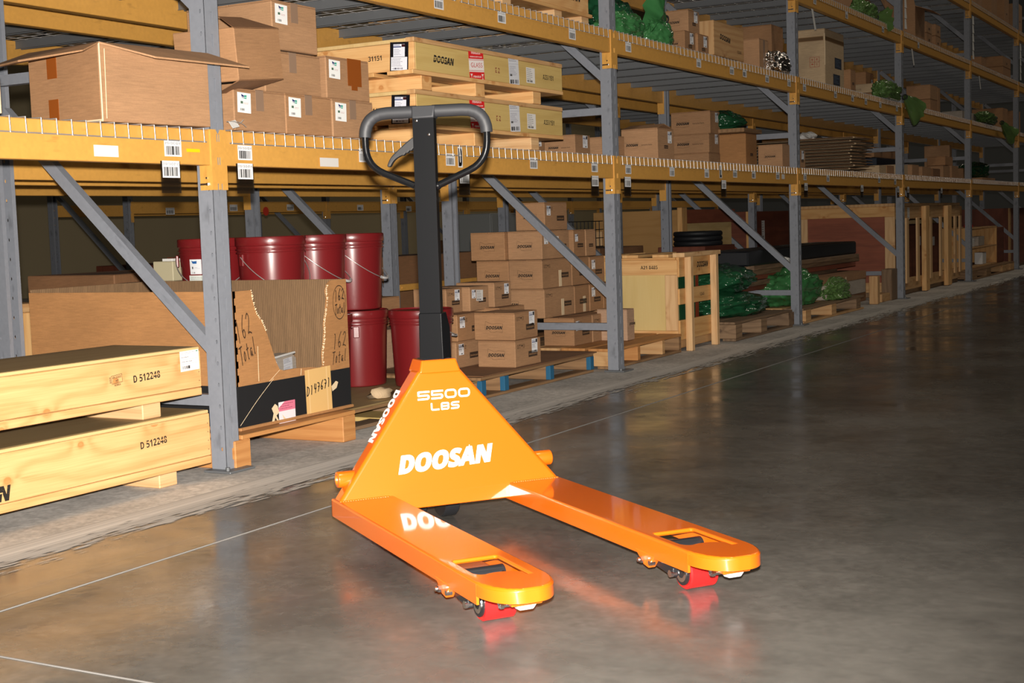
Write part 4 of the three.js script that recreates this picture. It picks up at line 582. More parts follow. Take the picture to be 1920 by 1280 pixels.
// two long stencilled crates on the lowest shelf
function longCrate(label, x0, y0, zf, w, h, d, low) {
  const t = thing('wooden_crate', label, 'crate', [x0, y0, zf]); const k = 0.012;
  seed(low ? 8 : 3);
  const sk = 0.062; // skids below
  for (const sx of low ? [0.0, 0.5, 1.05] : [0.06, 0.52, 1.08]) part(t, 'skid', cbox(sx, sx + 0.085, 0, sk - 0.001, -d + 0.02, -0.005, 0.003, 'z'), M.pine[Math.floor(rnd() * 2)]);
  part(t, 'bottom_board', cbox(-0.02, w + 0.0, sk, sk + 0.018, -0.13, 0.004, 0.002, 'x'), M.pine[0]);
  part(t, 'bottom_board', cbox(-0.02, w, sk, sk + 0.018, -d, -d + 0.13, 0.002, 'x'), M.pine[1]); part(t, 'bottom_board', cbox(-0.02, w, sk, sk + 0.018, -d + 0.2, -0.2, 0.002, 'x'), M.pine[2]);
  const y1 = sk + 0.019;
  part(t, 'side_panel', cbox(0.012, w, y1, y1 + h, -k, 0, 0.002, 'x'), M.plyGold); part(t, 'end_panel', cbox(0, k, y1, y1 + h, -d, 0, 0.002, 'z'), M.pine[0]);
  part(t, 'end_panel', cbox(w - k, w - 0.001, y1, y1 + h, -d, -k - 0.001, 0.002, 'z'), M.plyGold); part(t, 'side_panel', cbox(k, w - k, y1, y1 + h, -d, -d + k, 0.002, 'x'), M.plyGold);
  part(t, 'rim_batten', cbox(-0.003, w, y1 + h + 0.0005, y1 + h + 0.02, -0.04, 0.003, 0.002, 'x'), M.pine[3]);
  part(t, 'lid', cbox(0, w, y1 + h + 0.0015, y1 + h + 0.018, -d, -0.041, 0.002, 'x'), M.ply);
  const Y = y1 + h / 2;
  decal(t, 'stencil', 0.21, 0.0525, P.stDoosan, 0.24, Y + (low ? 0.005 : 0.0), 0.0012, 'z', -0.02); decal(t, 'warning_label', 0.135, low ? 0.155 : 0.15, P.fragile, 0.525, Y + 0.0, 0.0016, 'z', 0.06);
  decal(t, 'red_stencil', 0.1, 0.05, P.stRed, 0.72, Y - 0.005, 0.0012); decal(t, 'invoice', 0.1, 0.135, P.invoice, 0.88, Y + 0.005, 0.0016, 'z', 0.06); decal(t, 'paper_card', 0.09, 0.075, P.card, 1.05, Y - 0.005, 0.0014, 'z', 0.0); decal(t, 'stencil', 0.165, 0.042, P.st331, 1.24, Y + 0.0, 0.0012);
  decal(t, 'document_pouch', 0.095, 0.125, P.pouch, -0.0014, Y, -0.075, 'x-', -0.06); decal(t, 'stencil', 0.11, 0.035, P.st31151, -0.0014, Y + 0.004, -0.2, 'x-');
  return t;
}
longCrate('long shallow stencilled crate, lower of two stacked behind the jack handle', 1.34, D1, -0.02, 1.39, 0.125, 0.9, true);
longCrate('long shallow stencilled crate with red glass label, upper of two stacked', 1.345, D1 + 0.229, -0.02, 1.395, 0.118, 0.9, false);
const gE = 'cartons at the back of the lowest shelf beside the second upright';
carton('brown carton stacked behind the long crates beside the second upright', 3.3 - 0.27 - 0.005, 1.35, -0.42, 0.26, 0.13, 0.2, 'SLm', { group: gE });
carton('brown carton under another behind the long crates beside the second upright', 3.3 - 0.28, D1, -0.42, 0.265, 0.142, 0.24, 'SL', { group: gE });
carton('brown carton partly hidden by the second upright on the lowest shelf', 3.43, D1, -0.3, 0.2, 0.135, 0.2, 'SL', { group: gE });

// lowest shelf, second bay
{ const t = carton('brown carton with lifted lid, right of the second upright on the lowest shelf', 4.04, D1, -0.05, 0.255, 0.185, 0.24, 'SLm');
  part(t, 'lid_flap', hull([[-0.1275, 0.185, -0.12], [-0.1275, 0.185, 0.12], [0.0, 0.215, -0.11], [0.0, 0.215, 0.11], [-0.1275, 0.181, 0.12], [0, 0.211, 0.11]], 0), M.kraft[0]); part(t, 'lid_flap', hull([[0.1275, 0.185, -0.12], [0.1275, 0.185, 0.12], [0.0, 0.215, -0.11], [0.0, 0.215, 0.11], [0.1275, 0.181, 0.12], [0, 0.211, 0.11]], 0), M.kraft[2]); }
carton('plain carton end peeping out left of the one with lifted lid', 3.86, D1, -0.24, 0.12, 0.14, 0.2, '');
carton('brown carton on top of a stack behind the lifted lid carton', 5.963, 1.462, -0.45, 0.2, 0.166, 0.31, 'SL');
carton('brown carton in the middle of the stack behind the lifted lid carton', 5.93, 1.321, -0.45, 0.22, 0.14, 0.29, 'SL');
carton('brown carton at the base of the stack behind the lifted lid carton', 5.92, D1, -0.45, 0.24, 0.114, 0.29, 'S');
{ const t = carton('orange brown carton with printed tape down one side, lowest shelf second bay', 6.3, D1, -0.3, 0.25, 0.26, 0.24, 'm', { mat: M.kraftGay }); part(t, 'printed_tape', merge([bb(-0.1125, -0.11, 0.01, 0.255, 0.0, 0.05, 'y')]), M.kraftPale); decal(t, 'printed_mark', 0.09, 0.028, P.genuine, -0.1135, 0.2, 0.025, 'x-', Math.PI / 2); decal(t, 'printed_mark', 0.09, 0.028, P.genuine, -0.1135, 0.07, 0.025, 'x-', Math.PI / 2); }
carton('brown carton with dark logo at the left of the third upright, lowest shelf', 6.4, D1, -0.05, 0.175, 0.17, 0.19, 'D');
meshThing('plank', 'brown plank lying across cartons under the green bundle', 'plank', cbox(-0.2, 0.2, 0, 0.03, -0.3, 0.3, 0.003, 'x'), M.oldWood[2], [6.33, D1 + 0.262, -0.55]);
carton('dark carton holding up the rear end of the plank under the green bundle', 6.2, D1, -0.6, 0.3, 0.26, 0.24, '', { mat: M.kraftDark });

// second shelf
{ const t = thing('wooden_crate', 'wooden crate cut by the top of the picture, second shelf beside the second upright', 'crate', [2.0, D2, -0.08]); for (const x of [0.25, 0.8, 1.12]) part(t, 'skid', cbox(x, x + 0.09, 0, 0.055, -0.8, -0.005, 0.003, 'z'), M.pine[1]); part(t, 'bottom_board', cbox(-0.05, 1.24, 0.056, 0.074, -0.3, 0.004, 0.002, 'x'), M.pine[2]); part(t, 'side_panel', cbox(0, 1.2, 0.075, 0.25, -0.014, 0, 0.002, 'x'), M.pine[0]); part(t, 'end_panel', cbox(0, 0.014, 0.075, 0.25, -0.8, -0.015, 0.002, 'z'), M.pine[1]); part(t, 'lid', cbox(0, 1.2, 0.2505, 0.27, -0.8, 0, 0.002, 'x'), M.ply); decal(t, 'stencil', 0.3, 0.075, P.stDoosan, 0.98, 0.15, 0.0016); }
carton('brown carton with logo standing on two others, second shelf', 4.9, D2 + 0.165, -0.18, 0.2, 0.148, 0.215, 'DLm');
carton('brown carton in front below the raised one, second shelf', 4.755, D2, -0.15, 0.19, 0.16, 0.16, 'DLm');
carton('brown carton right of the pair under the raised one, second shelf', 4.986, D2, -0.15, 0.2, 0.163, 0.15, 'Lm');
carton('small brown carton left behind the green bags, second shelf', 4.6, D2, -0.5, 0.2, 0.23, 0.2, 'L');
carton('brown carton behind the raised carton, second shelf', 4.83, D2, -0.5, 0.2, 0.2, 0.2, '');
{ const t = thing('wooden_crate', 'stencilled wooden crate on skids on the second shelf', 'crate', [5.36, D2, -0.18]); for (const x of [0.02, 0.5]) part(t, 'skid', cbox(x, x + 0.1, 0, 0.06, -0.32, -0.002, 0.003, 'z'), M.pine[3]); part(t, 'crate_box', cbox(0, 0.6, 0.06, 0.295, -0.33, 0, 0.004, 'x'), M.pine[3]); decal(t, 'stencil', 0.25, 0.06, P.stDoosan, 0.22, 0.19, 0.0016, 'z', -0.08); decal(t, 'stencil', 0.16, 0.04, P.stNumber, 0.5, 0.12, 0.0016); }
{ const t = carton('tall brown carton with vertical tape right of the second shelf crate', 6.062, D2, -0.1, 0.21, 0.235, 0.15, ''); part(t, 'packing_tape', bb(-0.02, 0.02, 0.005, 0.23, 0.0755, 0.0765, 'y'), M.tape); }
carton('brown carton with label behind the foil bag, second shelf', 6.36, D2, -0.38, 0.18, 0.3, 0.22, 'L');
{ const t = carton('tall pale carton with red handling marks right of the third upright, second shelf', 7.706, D2, -0.1, 0.56, 0.48, 0.235, '', { mat: M.kraftPale });
  decal(t, 'handling_marks', 0.09, 0.09, P.redIcons, -0.2816, 0.21, 0.03, 'x-'); part(t, 'corner_dent', tube([[-0.281, 0.44, 0.116], [-0.277, 0.3, 0.117], [-0.28, 0.18, 0.116]], 0.004, 10, 5), M.paleEdge);
  decal(t, 'printed_tape', 0.21, 0.035, P.hatchTape, -0.2818, 0.4, 0, 'x-'); decal(t, 'printed_tape', 0.56, 0.035, P.hatchTape, 0, 0.4, 0.1191, 'z'); decal(t, 'printed_block', 0.2, 0.09, P.blueBlock, 0.1, 0.22, 0.1191, 'z'); decal(t, 'printed_block', 0.2, 0.09, P.blueBlock, 0.05, 0.08, 0.1191, 'z'); }
carton('brown carton behind the tall pale carton, second shelf', 7.3, D2, -0.42, 0.3, 0.5, 0.4, '');
const gJ = 'cartons on the second shelf in the third bay';
carton('low pale carton on another by the tied green bag, second shelf', 9.6, D2 + 0.09, -0.2, 0.22, 0.085, 0.3, 's', { mat: M.kraftPale, group: gJ });
carton('low carton below the pale one by the tied green bag, second shelf', 9.62, D2, -0.2, 0.22, 0.088, 0.28, '', { group: gJ });
carton('narrow carton standing right of the tall pale carton, second shelf', 8.4, D2, -0.08, 0.16, 0.2, 0.1, 'm', { group: gJ });
carton('long brown carton behind the low pale cartons, second shelf', 9.2, D2, -0.55, 0.65, 0.27, 0.4, '', { group: gJ });
carton('brown carton with label right of the fourth upright, second shelf', 10.3, D2, -0.45, 0.3, 0.36, 0.3, 'L', { group: gJ });
carton('brown carton upper of a stack right of the fourth upright, second shelf', 11.349, D2 + 0.128, -0.05, 0.35, 0.15, 0.25, '', { group: 'stacked cartons right of the fourth upright' });
carton('brown carton lower of a stack right of the fourth upright, second shelf', 11.349, D2, -0.05, 0.35, 0.126, 0.25, '', { group: 'stacked cartons right of the fourth upright' });
carton('narrow carton stood beside the stack right of the fourth upright, second shelf', 11.71, D2, -0.05, 0.12, 0.27, 0.2, '');
carton('flat grey carton left of the last green bag, second shelf', 13.27, D2, -0.1, 1.1, 0.116, 0.24, '', { mat: M.kraftGrey });
carton('brown carton in the last bay of the second shelf', 15.9, D2, -0.1, 0.4, 0.3, 0.4, '');
carton('brown carton right of the sixth upright on the second shelf', 16.9, D2, -0.1, 0.4, 0.32, 0.4, '');
// third shelf
{ const t = thing('open_carton', 'big open carton with raised flaps by the fourth upright, third shelf', 'carton', [10.7, D3, -0.05]); const w = 0.42, h = 0.33, d = 0.3; part(t, 'carton_body', merge([bb(0, w, 0, h, -0.006, 0, 'y'), bb(0, 0.006, 0, h, -d, -0.006, 'y'), bb(w - 0.006, w, 0, h, -d, -0.006, 'y'), bb(0.006, w - 0.006, 0, h, -d, -d + 0.006, 'y'), bb(0, w, 0, 0.006, -d, 0, 'x')]), M.kraft[0]); part(t, 'side_flap', hull([[0, h, 0], [0, h, -d], [-0.04, h + 0.13, -0.02], [-0.04, h + 0.13, -d], [0.005, h, 0], [-0.035, h + 0.13, -0.02]], 0), M.kraft[0]); part(t, 'front_flap', hull([[0, h, 0], [w, h, 0], [0.05, h - 0.06, 0.16], [w, h - 0.06, 0.16], [0, h - 0.006, 0], [w, h - 0.066, 0.16]], 0), M.kraft[1]); part(t, 'back_flap', hull([[0, h, -d], [w, h, -d], [0, h + 0.12, -d - 0.06], [w, h + 0.12, -d - 0.06], [0, h, -d + 0.006]], 0), M.kraft[3]); }
carton('brown carton behind the green bag, left of the fourth upright, third shelf', 9.35, D3, -0.25, 0.4, 0.28, 0.5, '');
carton('lower brown carton left of the fourth upright, third shelf', 9.2, D3 + 0.281, -0.4, 0.5, 0.14, 0.4, '');
const gL = 'small cartons right of the big open carton on the third shelf';
[[11.2, 0, 0.115], [11.2, 0.117, 0.112], [11.62, 0, 0.125], [11.62, 0.127, 0.12]].forEach(([x, y, h], i) => carton(['lower left', 'upper left', 'lower right', 'upper right'][i] + ' of four small cartons right of the big open carton, third shelf', x, D3 + y, -0.05, 0.25, h, 0.22, 'm', { group: gL }));
const gM = 'cartons beside the sixth upright on the third shelf';
carton('upper brown carton left of the sixth upright, third shelf', 15.62, D3 + 0.135, -0.05, 0.6, 0.135, 0.24, 'm', { group: gM }); carton('lower brown carton left of the sixth upright, third shelf', 15.62, D3, -0.05, 0.6, 0.133, 0.24, '', { group: gM }); carton('narrow brown carton further left of the sixth upright, third shelf', 14.16, D3, -0.05, 0.3, 0.13, 0.2, '', { group: gM });
meshThing('flat_carton', 'flat dark carton lying by the fifth upright on the third shelf', 'carton', cbox(-0.3, 0.3, 0, 0.03, -0.2, 0.2, 0.003), M.kraft[3], [12.5, D3, -0.3]);
// fourth shelf
carton('brown carton left of the sixth upright on the fourth shelf', 15.0, D4, -0.08, 0.4, 0.4, 0.35, ''); carton('taller brown carton by the sixth upright on the fourth shelf', 15.75, D4, -0.05, 0.35, 0.36, 0.35, 'm'); carton('brown carton right of the sixth upright on the fourth shelf', 16.8, D4, -0.05, 0.35, 0.4, 0.35, 'm'); carton('brown carton further left on the fourth shelf, above the fifth upright', 14.1, D4, -0.1, 0.4, 0.3, 0.3, '');

// lowest shelf, third bay and beyond
const ordn = ['topmost', 'second', 'third', 'fourth', 'fifth', 'sixth', 'seventh', 'eighth', 'ninth', 'tenth', 'eleventh', 'twelfth'];
for (let i = 0; i < 12; i++) { // flattened cartons, folded double with a loose edge
  seed(400 + i); const y = D1 + (11 - i) * 0.0275, w = 0.5 + rr(-0.03, 0.05), d = 0.95 + rr(-0.03, 0.06), k = 0.0045, o = rr(0.1, 0.35);
  const t = thing('flattened_carton', `${ordn[i]} sheet from the top of the flattened carton stack behind the third upright`, 'carton', [8.62 + rr(-0.03, 0.03), y, -0.13 + rr(-0.03, 0.02)], rr(-0.02, 0.02), 'flattened cartons stacked on the lowest shelf');
  part(t, 'folded_panel', cbox(0, w, 0, k, -d, 0, 0.001, 'z'), M.kraftPale); part(t, 'folded_panel', cbox(0.004, w, 0.012, 0.012 + k, -d + o, -0.002, 0.001, 'z'), M.kraft[1]);
  part(t, 'folded_edge', hull([[0, 0, -0.01], [w, 0, -0.01], [0, 0.0165, -0.01], [w, 0.0165, -0.01], [0, 0.008, 0.012], [w, 0.008, 0.012]], 0), M.kraftPale);
  part(t, 'end_flap', hull([[0.02, 0.0075, 0.012], [w - 0.02, 0.0075, 0.012], [0.08, 0.002, 0.07], [w - 0.05, 0.002, 0.07], [0.02, 0.011, 0.012], [w - 0.02, 0.011, 0.012], [0.08, 0.006, 0.07], [w - 0.05, 0.006, 0.07]], 0), M.kraft[2]);
}
carton('small brown carton with white label in front of the flattened stack', 6.72, D1, -0.02, 0.15, 0.13, 0.07, 'Lm');
meshThing('crumpled_paper', 'white crumpled paper on top of the flattened carton stack', 'paper', (() => { const g = new THREE.IcosahedronGeometry(0.08, 3); const n = vnoise(5), p = g.attributes.position; for (let i = 0; i < p.count; i++) { const f = 0.7 + 0.6 * n(p.getX(i) * 40 + 9, p.getZ(i) * 40 + p.getY(i) * 30 + 9, 64, 64); p.setXYZ(i, p.getX(i) * f * 1.3, Math.max(-0.03, p.getY(i) * f * 0.5), p.getZ(i) * f); } g.translate(0, 0.03, 0); g.computeVertexNormals(); return g; })(), M.white, [8.8, D1 + 0.322, -0.6]);
meshThing('storage_case', 'long dark navy case on the lowest shelf beside the fourth upright', 'case', cbox(-0.28, 0.28, 0, 0.17, -0.25, 0.25, 0.012), M.navy, [9.57, D1, -0.62]);
carton('long brown carton on the navy case beside the fourth upright', 9.3, D1 + 0.171, -0.4, 0.55, 0.1, 0.4, 'm');
const gK = 'low cartons at the front of the lowest shelf around the fourth upright';
[[9.26, 0.26, 0.075, 'kraftPale'], [9.54, 0.28, 0.08, null], [10.02, 0.35, 0.1, 'kraftPale'], [10.55, 0.3, 0.11, null], [11.0, 0.4, 0.1, null], [11.5, 0.35, 0.09, 'kraftDark'], [12.0, 0.35, 0.13, null], [12.45, 0.35, 0.14, null]].forEach(([x, w, h, m], i) => carton(`${ORD[i + 1]} from the left of the low cartons around the fourth upright, lowest shelf`, x, D1, -0.06, w, h, 0.3, '', { mat: m ? M[m] : undefined, group: gK }));
carton('brown carton standing on low cartons near the fifth upright, lowest shelf', 12.3, D1 + 0.143, -0.1, 0.4, 0.1, 0.2, '');
carton('dark blue carton with white label right of the fourth upright, lowest shelf', 10.3, D1 + 0.113, -0.35, 0.9, 0.075, 0.3, 'L', { mat: M.navy });
carton('brown carton with purple tape on the dark blue one, lowest shelf', 10.2, D1 + 0.19, -0.35, 0.9, 0.1, 0.3, '');
carton('carton with white top right of the fifth upright, lowest shelf', 14.3, D1, -0.3, 0.4, 0.16, 0.3, 'L'); carton('brown carton under a dark bundle left of the sixth upright, lowest shelf', 15.0, D1, -0.2, 0.9, 0.05, 0.4, ''); carton('tall board like carton right of the fifth upright, lowest shelf', 13.5, D1, -0.3, 0.12, 0.42, 0.3, '', { mat: M.kraft[1] });

// ---------------------------------------------------------------- floor level
// two long stencilled crates at the left edge
function floorCrate(label, xr, y0, h, sk, zf, second) {
  const w = 2.1, d = 0.4, t = thing('wooden_crate', label, 'crate', [xr - w, y0, zf]); seed(second ? 21 : 22);
  for (const sx of [w - 0.25 + (second ? 0.03 : 0), w - 1.2]) part(t, 'skid', cbox(sx, sx + 0.085, 0, sk - 0.0005, -d, -0.035, 0.003, 'z'), M.pine[1]);
  const plank = (a, b) => part(t, 'side_board', cbox(0, w, a, b, -0.02, 0, 0.0025, 'x', second ? 3.31 : 1.87), M.pine[0]);
  plank(sk, sk + 0.026); plank(sk + 0.0275, sk + h - 0.012);
  part(t, 'top_edge', cbox(0, w - 0.004, sk + h - 0.011, sk + h, -0.02, -0.0005, 0.002, 'x'), M.ply);
  part(t, 'lid', cbox(0, w, sk + h - 0.011, sk + h, -d, -0.0205, 0.002, 'x'), M.plyGrey);
  part(t, 'end_board', cbox(w - 0.02, w, sk, sk + h - 0.012, -d, -0.021, 0.002, 'z'), M.pine[1]); part(t, 'side_board', cbox(0, w, sk, sk + h - 0.012, -d - 0.02, -d, 0.002, 'x'), M.pine[2]);
  const n = []; for (let i = 0; i < 4; i++) n.push(rod([w - 0.012, sk + 0.05 + i * 0.03, -0.001], [w - 0.012, sk + 0.05 + i * 0.03, 0.0012], 0.0022, 6)); part(t, 'nail_head', merge(n), M.darkStuff);
  decal(t, 'stencil', 0.225, 0.042, P.st512, w - (second ? 0.275 : 0.26), sk + h * (second ? 0.62 : 0.56), 0.0014, 'z', 0.04);
  decal(t, 'stencil', 0.3, 0.075, P.stDoosan, w - (second ? 0.985 : 1.045), sk + h * 0.32, 0.0014, 'z');
  if (!second) { decal(t, 'shipping_label', 0.092, 0.068, P.shipLabel, w - 0.056, sk + h - 0.042, 0.0018, 'z', 0.02); decal(t, 'heat_stamp', 0.062, 0.045, P.htStamp, w - 0.395, sk + h * 0.56, 0.0014, 'z', 0.08); }
  return t;
}
floorCrate('long pine crate with stencilled number, lower of two at the left edge', -0.11, 0, 0.185, 0.053, 0.03, true);
floorCrate('long pine crate with white shipping label, upper of two at the left edge', -0.14, 0.2385, 0.165, 0.055, 0.03, false);

// pallets
function pallet(label, x, z, w, d, o = {}) {   // x left, z front; stringers run front to back
  const t = thing('pallet', label, 'pallet', [x, 0, z]); seed(o.seed || 1); const H = o.h || 0.115, tb = 0.016, W = o.mat || M.oldWood, lo = o.open ? 0 : tb + 0.0005;
  for (const sx of o.stringers || [0.0, w / 2 - 0.02, w - 0.042]) { const s = part(t, 'stringer', cbox(sx, sx + (o.sw || 0.042), lo, H - tb - 0.0005, -d, o.proud ?? -0.004, 0.003, 'z'), W[Math.floor(rnd() * W.length)]); if (o.blue) part(s, 'painted_end', cbox(sx - 0.001, sx + 0.043, tb + 0.001, H - tb - 0.001, -0.03, -0.002, 0.002), M.blueEnd); }
  const nb = o.boards || 7, bw = d / nb;
  for (let i = 0; i < nb; i++) { const z0 = -i * bw - rr(0.002, 0.008), z1 = -(i + 1) * bw + rr(0.004, 0.012), y = rr(-0.001, 0.002); part(t, 'deck_board', cbox(rr(-0.01, 0), w + rr(-0.005, 0.01), H - tb + y, H + y, z1, z0, 0.002, 'x'), W[Math.floor(rnd() * W.length)]); }
  if (!o.open) for (const z0 of [-0.005, -d / 2 + 0.05, -d + 0.1]) part(t, 'bottom_board', cbox(0, w, 0.001, tb, z0 - 0.095, z0, 0.002, 'x'), W[1 % W.length]);
  return t;
}
const GB = 0.122;  // gaylord pallet top
pallet('worn pallet under the torn brown bin box', 0.085, 0.012, 0.69, 1.15, { seed: 3, h: GB - 0.003, mat: [M.orangeWood], sw: 0.085, stringers: [-0.045, 0.6], boards: 8, open: 1 });
pallet('pallet carrying the red pails', 0.885, -0.13, 1.06, 1.0, { seed: 5, h: 0.088, boards: 7 });
meshThing('plywood_sheet', 'grey plywood sheet under the red pails', 'plywood', cbox(0.88, 1.95, 0.0905, 0.099, -1.13, -0.12, 0.002, 'x'), M.plyGrey);
pallet('old pallet with blue painted stringer ends', 2.0, -0.125, 1.245, 1.0, { seed: 7, h: 0.108, blue: true, stringers: [0.0, 0.225, 0.715, 1.2], boards: 6, mat: [M.oldWood[2], M.oldWood[2]] });
meshThing('cardboard_sheet', 'brown cardboard sheet lying on the pallet with blue ends', 'cardboard', cbox(1.985, 3.25, 0.1115, 0.1165, -1.1, -0.11, 0.0015, 'x'), M.kraftDark);
pallet('new pine pallet beside the base of the second upright', 3.385, -0.075, 1.03, 1.0, { seed: 9, h: 0.118, mat: [M.pine[3], M.oldWood[2], M.orangeWood], stringers: [0.0, 0.35, 0.72, 0.985], boards: 6 });
meshThing('flat_board', 'pale flat board on the floor beside the torn bin box', 'board', cbox(1.2, 1.75, 0.001, 0.02, -0.5, -0.02, 0.002, 'x'), M.plyGold);
meshThing('paper_scrap', 'torn scrap of tan packing paper on the plywood edge under the pails', 'paper', (() => { const g = new THREE.IcosahedronGeometry(0.05, 2); const n = vnoise(8), p = g.attributes.position; for (let i = 0; i < p.count; i++) { const f = 0.5 + n(p.getX(i) * 70 + 9, p.getZ(i) * 70 + p.getY(i) * 50 + 9, 64, 64); p.setXYZ(i, p.getX(i) * f * 1.6, Math.max(-0.02, p.getY(i) * f * 0.6), p.getZ(i) * f * 0.8); } g.translate(0, 0.021, 0); return puv(g); })(), M.kraftPale, [1.27, 0.1, -0.2]);

{ // torn bulk box
  const x0 = 0.14, x1 = 0.825, zf = -0.05, zb = -1.1, H = 0.52, k = 0.007;
  const t = thing('bulk_box', 'large torn brown bin box with black band standing behind the first upright', 'cardboard box', [x0, GB, zf]); const w = x1 - x0, d = zf - zb, m = M.kraftGay;
  const notch = [[0.0, H - 0.012], [0.095, H - 0.012], [0.098, H - 0.02], [0.103, H - 0.05], [0.112, H - 0.075], [0.122, H - 0.1], [0.15, H - 0.13], [0.172, H - 0.17], [0.2, H - 0.235], [0.222, H - 0.29], [0.24, H - 0.318], [0.262, H - 0.326], [0.33, H - 0.325], [0.42, H - 0.33], [0.5, H - 0.34], [0.512, H - 0.33], [0.508, H - 0.29], [0.52, H - 0.25], [0.53, H - 0.2], [0.528, H - 0.17], [0.545, H - 0.12], [0.555, H - 0.07], [0.548, H - 0.04], [0.562, H - 0.015], [0.585, H]];
  const fs = poly([[0, 0], [w, 0], [w, H], ...notch.slice().reverse()]);
  part(t, 'front_wall', puv(ext(fs, k, 0, 2).translate(0, 0, -k), 'y'), m);
  part(t, 'side_wall', puv(ext(poly([[0, 0], [d, 0], [d, H - 0.012], [0, H - 0.012]]), k, 0, 2).rotateY(Math.PI / 2), 'y'), m); part(t, 'side_wall', cbox(w - k, w, 0, H, -d + k, -k - 0.0005, 0.001, 'z'), M.corr);
  part(t, 'rear_wall', cbox(k, w - k, 0, H, -d, -d + k, 0.001, 'x'), M.corr); part(t, 'bottom', cbox(k, w - k, 0, k, -d + k, -k, 0.001), M.kraftDark);
  // torn corrugated lip along the notch, pale inner plies showing
  const lip = []; seed(77); for (let i = 1; i < notch.length - 2; i++) { const a = notch[i], b = notch[i + 1]; const n = Math.max(1, Math.round(Math.hypot(b[0] - a[0], b[1] - a[1]) / 0.008)); for (let j = 0; j < n; j++) { const u = (j + rnd() * 0.5) / n; const x = mix(a[0], b[0], u), y = mix(a[1], b[1], u); if (i > 14 || i < 7) lip.push(new THREE.TetrahedronGeometry(0.0035 + 0.0035 * rnd()).translate(x, y, -0.002 + rnd() * 0.004)); } }
  part(t, 'torn_edge', puv(merge(lip)), M.paleEdge);
  const band = ext(poly([[0, 0.012], [w, 0.012], [w, 0.162], [0, 0.162]]), 0.0012, 0, 2); part(t, 'black_band', puv(band), M.blackBand); part(t, 'black_band', bb(-0.0012, 0, 0.012, 0.162, -d, 0, 'z'), M.blackBand);
  const z = 0.0026; decal(t, 'cardboard_tag', 0.165, 0.175, P.handD, 0.47, 0.095, z + 0.001, 'z', 0.02); decal(t, 'pink_label', 0.1, 0.085, P.pinkLabel, 0.27, 0.035, z, 'z', 0.0);
  decal(t, 'handwriting', 0.13, 0.2, P.hand162, 0.05, H - 0.19, 0.0016, 'z', 0.25); decal(t, 'handwriting', 0.1, 0.145, P.handTot, 0.632, H - 0.092, 0.0016, 'z'); decal(t, 'handwriting', 0.13, 0.15, P.hand162, 0.62, H - 0.275, 0.0016, 'z', -0.05);
  // scuffs where the black print is torn off
  const tear = (pts) => puv(ext(poly(pts), 0.0008, 0, 2).translate(0, 0, z - 0.0006)); part(t, 'torn_patch', merge([tear([[0.18, 0.06], [0.2, 0.075], [0.215, 0.065], [0.222, 0.04], [0.205, 0.03], [0.225, 0.0], [0.215, -0.012 + 0.014], [0.198, 0.025], [0.19, 0.004], [0.176, 0.002], [0.19, 0.04]]), tear([[0.24, 0.03], [0.262, 0.01], [0.268, 0.0], [0.25, 0.004]]), tear([[0.555, 0.1], [0.585, 0.118], [0.6, 0.112], [0.588, 0.09], [0.56, 0.08]])]), M.paleEdge);
  // creases of the pushed-in front
  for (const q of [[[0.175, 0.162, 0.0012], [0.24, 0.2, 0.0015]], [[0.0, 0.02, 0.0014], [0.1, 0.1, 0.0016], [0.2, 0.17, 0.0014]], [[0.115, 0.17, 0.001], [0.118, 0.3, 0.001]], [[0.365, 0.165, 0.001], [0.37, 0.19, 0.001]]]) part(t, 'crease', tube(q, 0.001, 8, 4), M.paleEdge);
  part(t, 'chewed_base', cbox(-0.003, w + 0.012, -0.001, 0.011, -0.02, 0.006, 0.003, 'x'), M.kraftGay);
}
{ const t = thing('wrapped_parcel', 'grey plastic wrapped parcel with white label inside the torn bin box', 'parcel', [0.57, GB + 0.01, -0.22], 0.25); part(t, 'parcel_body', cbox(-0.12, 0.1, 0, 0.225, -0.05, 0.05, 0.02, 'y'), M.kraftGrey); decal(t, 'parcel_label', 0.085, 0.105, P.invoice, 0.0, 0.16, 0.0515, 'z', 0.05); part(t, 'plastic_rim', rod([-0.11, 0.222, 0.04], [0.09, 0.226, 0.04], 0.005, 6), M.white); }

